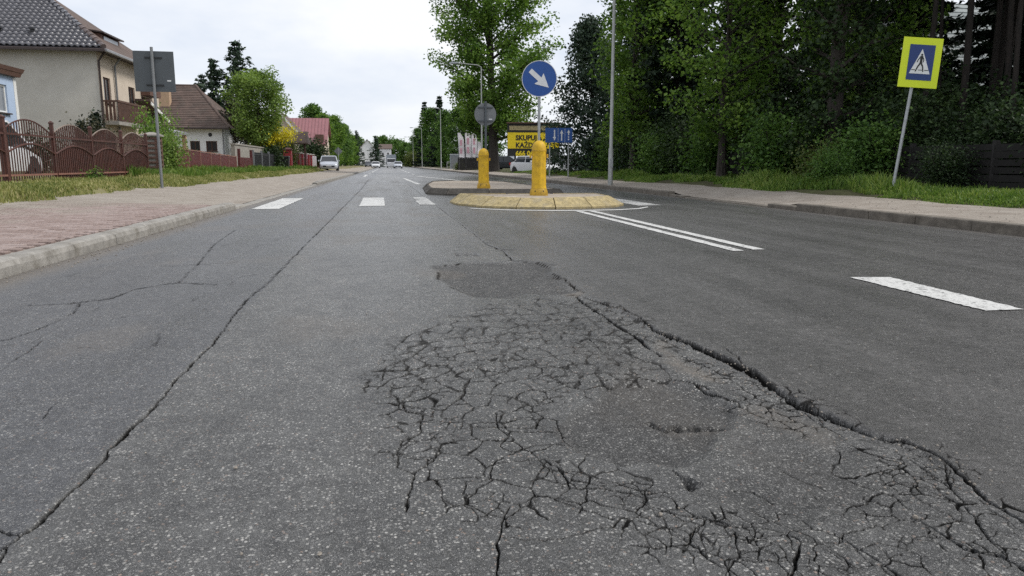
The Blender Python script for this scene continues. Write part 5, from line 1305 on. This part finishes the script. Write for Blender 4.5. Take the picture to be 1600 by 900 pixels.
def spruce_meshes(seed, H, tr, base, R, n, lsize, mat, ragged=.25, power=.9, bark='bark_pine'):
    r = random.Random(seed); g = np.random.default_rng(seed); mb = MB()
    mb.tube([(r.uniform(-.05, .05)*i, r.uniform(-.05, .05)*i, H*i/6-.1) for i in range(7)], [tr*(1.2-1.15*i/6) for i in range(7)], 8)
    P = []; D = []; T = []; z = base
    while z < H*.985:
        f = (z-base)/(H-base); L0 = R*(1-f)**power+.12; nb = r.choice((5, 6, 7))
        for i in range(nb):
            a = 2*PI*i/nb+r.uniform(-.5, .5); L_ = L0*r.uniform(1-ragged*1.4, 1+ragged*.6)
            pts = [Vector((0, 0, z))]; dz = -.18-.25*(1-f)
            for j in range(4): pts.append(pts[-1]+Vector((math.cos(a)*L_/4, math.sin(a)*L_/4, (dz+.16*j)*L_/4)))
            mb.tube(pts, [max(.012, tr*.22*(1-f))*(1-.22*j) for j in range(5)], 4, False)
            t0 = r.gauss(.45, .13)
            for q in range(int(12+26*L_)):
                s = r.random()**.7*4; j = min(3, int(s)); c = pts[j].lerp(pts[j+1], s-j); wd = .05+.17*L_*(1-abs(s/4-.45))
                P.append((c.x+r.gauss(0, wd)*-math.sin(a), c.y+r.gauss(0, wd)*math.cos(a), c.z+r.gauss(-.06, .07))); D.append((math.cos(a)*.8, math.sin(a)*.8, -.35)); T.append(t0+r.gauss(0, .12))
        z += (H-base)/26*r.uniform(.8, 1.2)
    P, D, T = np.array(P), np.array(D), np.clip(np.array(T), 0, 1)
    k = np.random.default_rng(seed).choice(len(P), n, replace=len(P) < n); C = P[k]+g.normal(0, .05, (n, 3))
    return mb.mesh('trunk', bark), leaf_mesh('crown', C, lsize, g, T[k], mat, .2, 1.5, D[k])
def plant(name, label, cat, loc, meshes, rz=0, sc=1, group=None):
    t = thing(name, label, cat, loc, rz, group); t.scale = (sc, sc, sc) if not hasattr(sc, '__len__') else sc
    link('trunk' if cat == 'tree' else 'stem', meshes[0], t); link('crown' if cat == 'tree' else 'foliage', meshes[1], t); return t
def shrub_meshes(seed, H, R, leaves, lsize, mat, flatten=.35, sig=.3, low=0):
    r = random.Random(seed); g = np.random.default_rng(seed); mb = MB(); cl = []
    for i in range(11):
        a = i*2.399; pts = limb_path(r, (r.uniform(-.15, .15)*R, r.uniform(-.15, .15)*R, -.05), (math.cos(a)*R*r.uniform(.3, 1)/H, math.sin(a)*R*r.uniform(.3, 1)/H, 1), H*r.uniform(.6, 1), 4, .1, .18)
        mb.tube(pts, [.022, .018, .014, .01, .006], 5, False); cl += [pts[1].lerp(pts[2], .5)]+pts[2:]
        for s in range(3):
            sp = limb_path(r, pts[1+s % 3], (r.uniform(-1, 1), r.uniform(-1, 1), .5), H*.3, 2, .1); mb.tube(sp, [.01, .008, .005], 4, False); cl += sp[1:]
        cl.append(Vector((math.cos(a)*R*.75, math.sin(a)*R*.75, H*r.uniform(.12, .3))))
    cl = np.array([tuple(c) for c in cl]); cl = cl[cl[:, 2] > low]; ii = g.integers(0, len(cl), leaves)
    C = cl[ii]+g.normal(0, sig, (leaves, 3))*np.array([1, 1, .8]); C[:, 2] = np.abs(C[:, 2])
    tone = np.clip(g.normal(.48, .14, len(cl))[ii]+g.normal(0, .13, leaves), 0, 1)
    return mb.mesh('stem', 'bark'), leaf_mesh('foliage', C, lsize, g, tone, mat, flatten)

# ---- the tall leafy tree in the middle
plant('tall_tree', 'tall leafy tree with thick dark trunk behind the round sign back', 'tree', (9.35, 66, .15),
      tree_meshes(11, 25, .44, 3.3, 5.6, 56000, .25, 'leaf_fresh', nl=66, lean=(-.7, 0), sub=5, sig=.85, shape='column', clump=.85), 0.4)
# ---- left side
plant('garden_tree', 'bright green young tree in front of the dark conifers on the left', 'tree', (-9.2, 57.5, .3),
      tree_meshes(21, 7.2, .13, 1.8, 2.35, 15000, .17, 'leaf_bright', nl=30, sub=4, sig=.5, shape='round'))
sp1 = spruce_meshes(31, 10.6, .14, .6, 3.0, 6500, .20, 'needle_pale', .6, .9)
plant('spruce', 'tallest dark conifer rising behind the bright green tree', 'tree', (-12.4, 68, .3), sp1, 0, (1.3, 1.3, 1.04))
plant('spruce', 'slender dark conifer left of the bright green tree, beside the brown roof', 'tree', (-14.1, 67, .3), sp1, 2.0, (1.2, 1.2, .88))
plant('spruce', 'smallest thin conifer tip at the left of the conifers above the brown roof', 'tree', (-15.6, 69, .3), sp1, 4.1, (.9, .9, .78))
plant('bare_shrub_tree', 'brownish dark tree hiding the corner of the brown roof', 'tree', (-11.6, 61, .3), tree_meshes(33, 5.6, .1, .8, 1.5, 5000, .16, 'needle_brown', nl=18, sig=.4, shape='round'))
plant('golden_shrub', 'bright yellow shrub under the bright green tree', 'shrub', (-8.55, 57.6, .3), shrub_meshes(41, 2.9, 1.5, 3400, .13, 'leaf_yellow', sig=.30, low=1.75), 0, (1.0, 1.0, 1.22))
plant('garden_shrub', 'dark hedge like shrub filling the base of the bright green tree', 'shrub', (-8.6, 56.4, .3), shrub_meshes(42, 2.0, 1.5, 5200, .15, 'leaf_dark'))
plant('garden_shrub', 'olive green shrub at the right edge of the yellow shrub', 'shrub', (-8.5, 66, .3), shrub_meshes(43, 2.7, 1.1, 3600, .15, 'leaf_olive'))
sh1 = shrub_meshes(44, 2.3, .9, 5200, .10, 'leaf_fresh', sig=.26)
plant('garden_shrub', 'large green shrub behind the arched fence under the balcony', 'shrub', (-9.6, 34.2, .35), sh1, 0, (.82, .82, 1.25))
plant('garden_shrub', 'light green shrub at the brick gate pillar right of the sign pole', 'shrub', (-7.95, 28.9, .35), shrub_meshes(45, 1.75, .5, 3800, .085, 'leaf_bright', sig=.2))
plant('garden_shrub', 'reddish brown twiggy shrub behind the arched fence below the cream wall', 'shrub', (-10.6, 29.5, .35), shrub_meshes(46, 1.9, .9, 2200, .09, 'needle_brown', sig=.28), 0, (1, 1, 1.15))
cy = spruce_meshes(47, 2.5, .05, .1, .5, 2600, .09, 'needle', .15)
plant('cypress', 'taller dark cone shaped cypress against the grey gable wall', 'shrub', (-11.1, 31.5, .35), cy, 0, (1, 1, .98))
plant('cypress', 'shorter dark cypress left of the taller one against the grey gable wall', 'shrub', (-11.75, 31.8, .35), cy, 1, (.9, .9, .86))
plant('garden_shrub', 'small dark shrub behind the fence post left of the cypresses', 'shrub', (-12.0, 28.2, .35), shrub_meshes(48, 1.5, .6, 2400, .1, 'leaf_dark', sig=.22))
plant('garden_shrub', 'brownish hedge behind the fence pickets in front of the white car', 'shrub', (-9.2, 25.0, .35), shrub_meshes(49, 1.1, .9, 3400, .09, 'needle_brown', sig=.25), 0, (1, 1.9, .8))
plant('garden_shrub', 'dark green hedge bush beside the silver parked car', 'shrub', (-8.4, 88, .3), shrub_meshes(50, 3.4, 1.9, 5200, .2, 'leaf_dark', sig=.45), 0, (1, 1.6, 1.1))
lt = tree_meshes(51, 11, .18, .9, 2.7, 9000, .30, 'leaf_fresh', nl=28, sig=.65, shape='oval')
lt2 = tree_meshes(52, 10, .16, .7, 2.9, 9000, .30, 'leaf_mid', nl=28, sig=.65, shape='round')
G = 'roadside trees on the left beyond the silver car'
for (x, y, s, m, lb) in ((-11.2, 121, 1.0, lt2, 'tall greyish green tree rising above the red sheet roof'), (-9.3, 118, .76, lt, 'fresh green tree just right of the red roofed house'), (-8.6, 128, .80, lt, 'full green tree behind the silver parked car'),
                      (-8.7, 141, .84, lt2, 'rounded green tree in the middle of the left hand row'), (-8.4, 154, .80, lt, 'lower green tree toward the far end of the left hand row'), (-8.7, 170, .70, lt2, 'low round tree near the end of the left hand row'),
                      (-8.5, 188, .72, lt, 'last leafy tree of the left hand row before the dark conifer'), (-7.7, 112, .33, lt, 'light green bush at the foot of the left hand tree row')):
    plant('roadside_tree', lb, 'tree', (x, y, .2), m, x*y, s, G)
plant('spruce', 'dark pointed conifer behind the far end of the left tree row', 'tree', (-7.9, 205, .2), sp1, 1, (.9, .9, .92))
plant('spruce', 'broad dark conifer between the two distant white houses', 'tree', (-3.6, 255, .1), sp1, 1, (1.3, 1.3, .98))
far = tree_meshes(53, 11, .2, .8, 4.2, 5500, .55, 'leaf_mid', nl=26, sig=1.0, shape='round')
for x, y, s, lb in ((-12, 300, 1.05, 'leafy tree behind the left distant white house'), (-1.5, 310, 1.1, 'dark round tree above the flat fronted distant white house'), (4.0, 315, 1.0, 'tree closing the end of the street behind the truck'), (7.2, 300, .85, 'smaller tree right of the truck at the end of the street'), (10.5, 285, .75, 'tree at the right corner of the street end')):
    plant('distant_tree', lb, 'tree', (x, y, 0), far, x, s, 'trees closing the end of the street')
plant('garden_shrub', 'yellow green bush at the far right pavement left of the hedge trees', 'shrub', (7.4, 232, .1), shrub_meshes(54, 4.2, 2.0, 2600, .4, 'leaf_olive', sig=.6))
plant('garden_shrub', 'small yellow green shrub beside the grey cabinet', 'shrub', (8.4, 88, .15), shrub_meshes(55, .9, .6, 1800, .12, 'leaf_olive', sig=.2))
rtm = tree_meshes(56, 13, .2, .6, 3.0, 9500, .34, 'leaf_mid', nl=30, sig=.8, shape='oval')
rsp = spruce_meshes(57, 14, .2, .5, 2.7, 7500, .34, 'needle')
G = 'hedge of trees beyond the tall leafy tree'
for x, y, s, lb in ((9.8, 238, .95, 'farthest tree at the far left of the right hand belt'), (9.4, 262, .8, 'small tree at the very end of the right hand belt')): plant('roadside_tree', lb, 'tree', (x, y, .1), rtm, x, s, G)
for (x, y, s, m, lb) in ((10.3, 205, 1.28, rsp, 'tallest dark conifer at the left end of the right hand tree belt'), (11.0, 185, 1.13, rtm, 'green tree beside the tallest dark conifer of the right hand belt'), (11.2, 160, 1.10, rsp, 'dark conifer behind the slim lamp post far right of the road'),
                      (10.8, 140, 0.84, rtm, 'bushy green tree in the middle of the right hand belt'), (11.8, 124, 0.79, rtm, 'low broad tree behind the grey cabinet'), (13.2, 118, 0.90, rsp, 'dark conifer partly hidden by the tall leafy tree'), (11.0, 172, 0.64, rtm, 'low green tree filling the gap in the right hand belt'), (15.5, 112, 0.90, rtm, 'tree behind the white and pink banners')):
    plant('roadside_tree', lb, 'tree', (x, y, .1), m, x*y, s, G)

# ---- the dark belt of trees on the right
pineA = tree_meshes(61, 9.2, .17, .3, 3.5, 19000, .17, 'needle_pale', 'bark_pine', nl=46, lean=(-.7, 0), sig=.55, shape='cone', flatten=.1, up=.15)
plant('pine', 'dark bushy pine leaning over the car lot, leftmost of the right hand trees', 'tree', (12.3, 43, .2), pineA)
plant('pine', 'second dark pine just behind the lamp post', 'tree', (13.6, 40, .2), pineA, 2.2, (.95, .95, 1.18))
decB = tree_meshes(62, 12, .16, 1.6, 2.3, 14000, .16, 'leaf_fresh', nl=36, sig=.48, shape='oval')
plant('leafy_tree', 'mid green leafy tree right behind the nearest lamp post', 'tree', (11.3, 33.5, .2), decB)
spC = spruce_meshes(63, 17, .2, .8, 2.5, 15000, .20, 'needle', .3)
plant('spruce', 'tall dark spruce between the lamp post tree and the bright leafy tree', 'tree', (13.2, 33, .2), spC)
plant('spruce', 'dark spruce hidden behind the left part of the bright leafy tree', 'tree', (14.6, 29.5, .2), spC, 2.4, (1, 1, .95))
decD = tree_meshes(64, 11.5, .15, 1.5, 2.6, 16000, .135, 'leaf_fresh', nl=40, sig=.46, shape='oval')
plant('leafy_tree', 'bright leafy tree with sunlit foliage left of the ivy covered trunk', 'tree', (11.1, 23.6, .2), decD)
plant('leafy_tree', 'leafy tree overhanging the crossing sign from behind', 'tree', (13.9, 20.5, .2), decD, 2.7, (1.0, 1.0, 1.12))
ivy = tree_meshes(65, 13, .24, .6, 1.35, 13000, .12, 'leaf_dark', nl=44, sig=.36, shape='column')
plant('ivy_tree', 'broad dark trunk wrapped in ivy left of the crossing sign', 'tree', (11.9, 18.6, .2), ivy)
plant('ivy_tree', 'dark ivy grown tree behind the bright leafy tree', 'tree', (13.4, 24.6, .2), ivy, 1.7, (1.15, 1.15, 1.05))
def pine_meshes(seed, H, tr, lean):
    return tree_meshes(seed, H, tr, H*.5, 2.0, 7500, .15, 'needle', 'bark_pine', nl=24, lean=lean, sig=.42, shape='round', flatten=.1, up=.1)
pn = [pine_meshes(71, 13, .085, (.5, 0)), pine_meshes(72, 14.5, .10, (-.5, .2)), pine_meshes(73, 12, .07, (.9, .3))]
G = 'bare trunked pines behind the crossing sign'
for k, (x, y, s) in enumerate(((13.6, 17.4, 1), (14.4, 17.0, 1), (14.9, 18.3, .95), (15.2, 16.6, 1.05), (15.8, 17.6, 1), (15.6, 15.4, 1), (16.6, 16.6, .95), (16.9, 18.8, 1.1), (17.4, 16.2, 1), (16.2, 14.6, .95), (17.2, 15.0, 1), (18.3, 17.6, 1), (14.6, 15.6, .9), (17.9, 19.5, 1), (18.8, 15.6, 1))):
    plant('pine', 'dark bare pine trunk among the close stand behind the crossing sign', 'tree', (x, y, .25), pn[k % 3], k*1.3, s, G)
# second rank, deeper in the shade
G = 'shaded trees deep in the roadside belt'
for k, (x, y, s) in enumerate(((17.5, 34, .8), (16.6, 40, .75), (18.5, 27.5, .8), (17.2, 23, .72), (19.8, 21.0, .8), (20.8, 17, .75), (16.5, 47, .7), (19.5, 32, .8), (20, 40, .8), (21.5, 24, .8), (22.5, 19.5, .75), (18.0, 13.6, .7), (19.6, 14.6, .7), (22, 29, .8))):
    plant('spruce', 'dark conifer standing back in the shade of the roadside belt', 'tree', (x, y, .25), spC, k*.9, (1.15*s, 1.15*s, s), G)
und = [shrub_meshes(81, 1.9, 1.0, 5200, .10, 'leaf_mid', sig=.3), shrub_meshes(82, 1.6, 1.0, 5200, .09, 'leaf_olive', sig=.3), shrub_meshes(83, 2.5, 1.1, 5600, .11, 'leaf_dark', sig=.34)]
G = 'undergrowth below the roadside trees'
r = random.Random(9)
spots = [(11.5, 13.9, 2, .42), (12.7, 11.6, 2, .8), (12.6, 9.6, 2, .8), (11.5, 16.6, 0, .85), (11.0, 17.4, 1, .7), (11.4, 20.3, 0, 1.1), (12.2, 21.8, 2, 1.1), (11.8, 25.8, 0, 1.15), (12.0, 28.4, 2, 1.1), (11.4, 30.2, 0, 1.0), (12.3, 31.5, 2, 1.0), (12.6, 36.2, 2, 1.1), (12.4, 39.2, 0, 1.2), (13.0, 45.2, 0, 1.1),
         (12.9, 16.6, 2, .9), (13.3, 14.6, 2, .8), (14.2, 13.2, 2, .9), (15.4, 13.4, 2, 1.0), (16.6, 13.2, 2, 1.0), (13.4, 12.4, 2, .75), (13.6, 18.3, 2, 1.1), (14.5, 22.5, 2, 1.2), (14.6, 26.6, 2, 1.2), (15.6, 31, 2, 1.2), (15.0, 37, 2, 1.2), (14.8, 17.8, 2, 1.1), (16.4, 20.5, 2, 1.2)]
for x, y, k, s in spots:
    plant('undergrowth_shrub', ('mid green leafy undergrowth shrub below the roadside trees on the right', 'low olive green undergrowth shrub below the roadside trees on the right', 'tall dark green undergrowth shrub below the roadside trees on the right')[k], 'shrub', (x, y, .25), und[k], r.random()*6, s, G)
plant('verge_shrub', 'low green shrub spilling onto the grass verge left of the crossing sign', 'shrub', (10.2, 15.9, .2), und[0], 1, .52)
plant('verge_shrub', 'fresh green weed clump on the left verge at the foot of the arched fence', 'shrub', (-7.1, 19.7, .36), shrub_meshes(84, .38, .18, 420, .05, 'leaf_fresh', sig=.09))
plant('verge_shrub', 'small green weed tuft by the sign pole on the left verge', 'shrub', (-6.9, 25.0, .36), shrub_meshes(85, .32, .15, 320, .05, 'leaf_fresh', sig=.08))
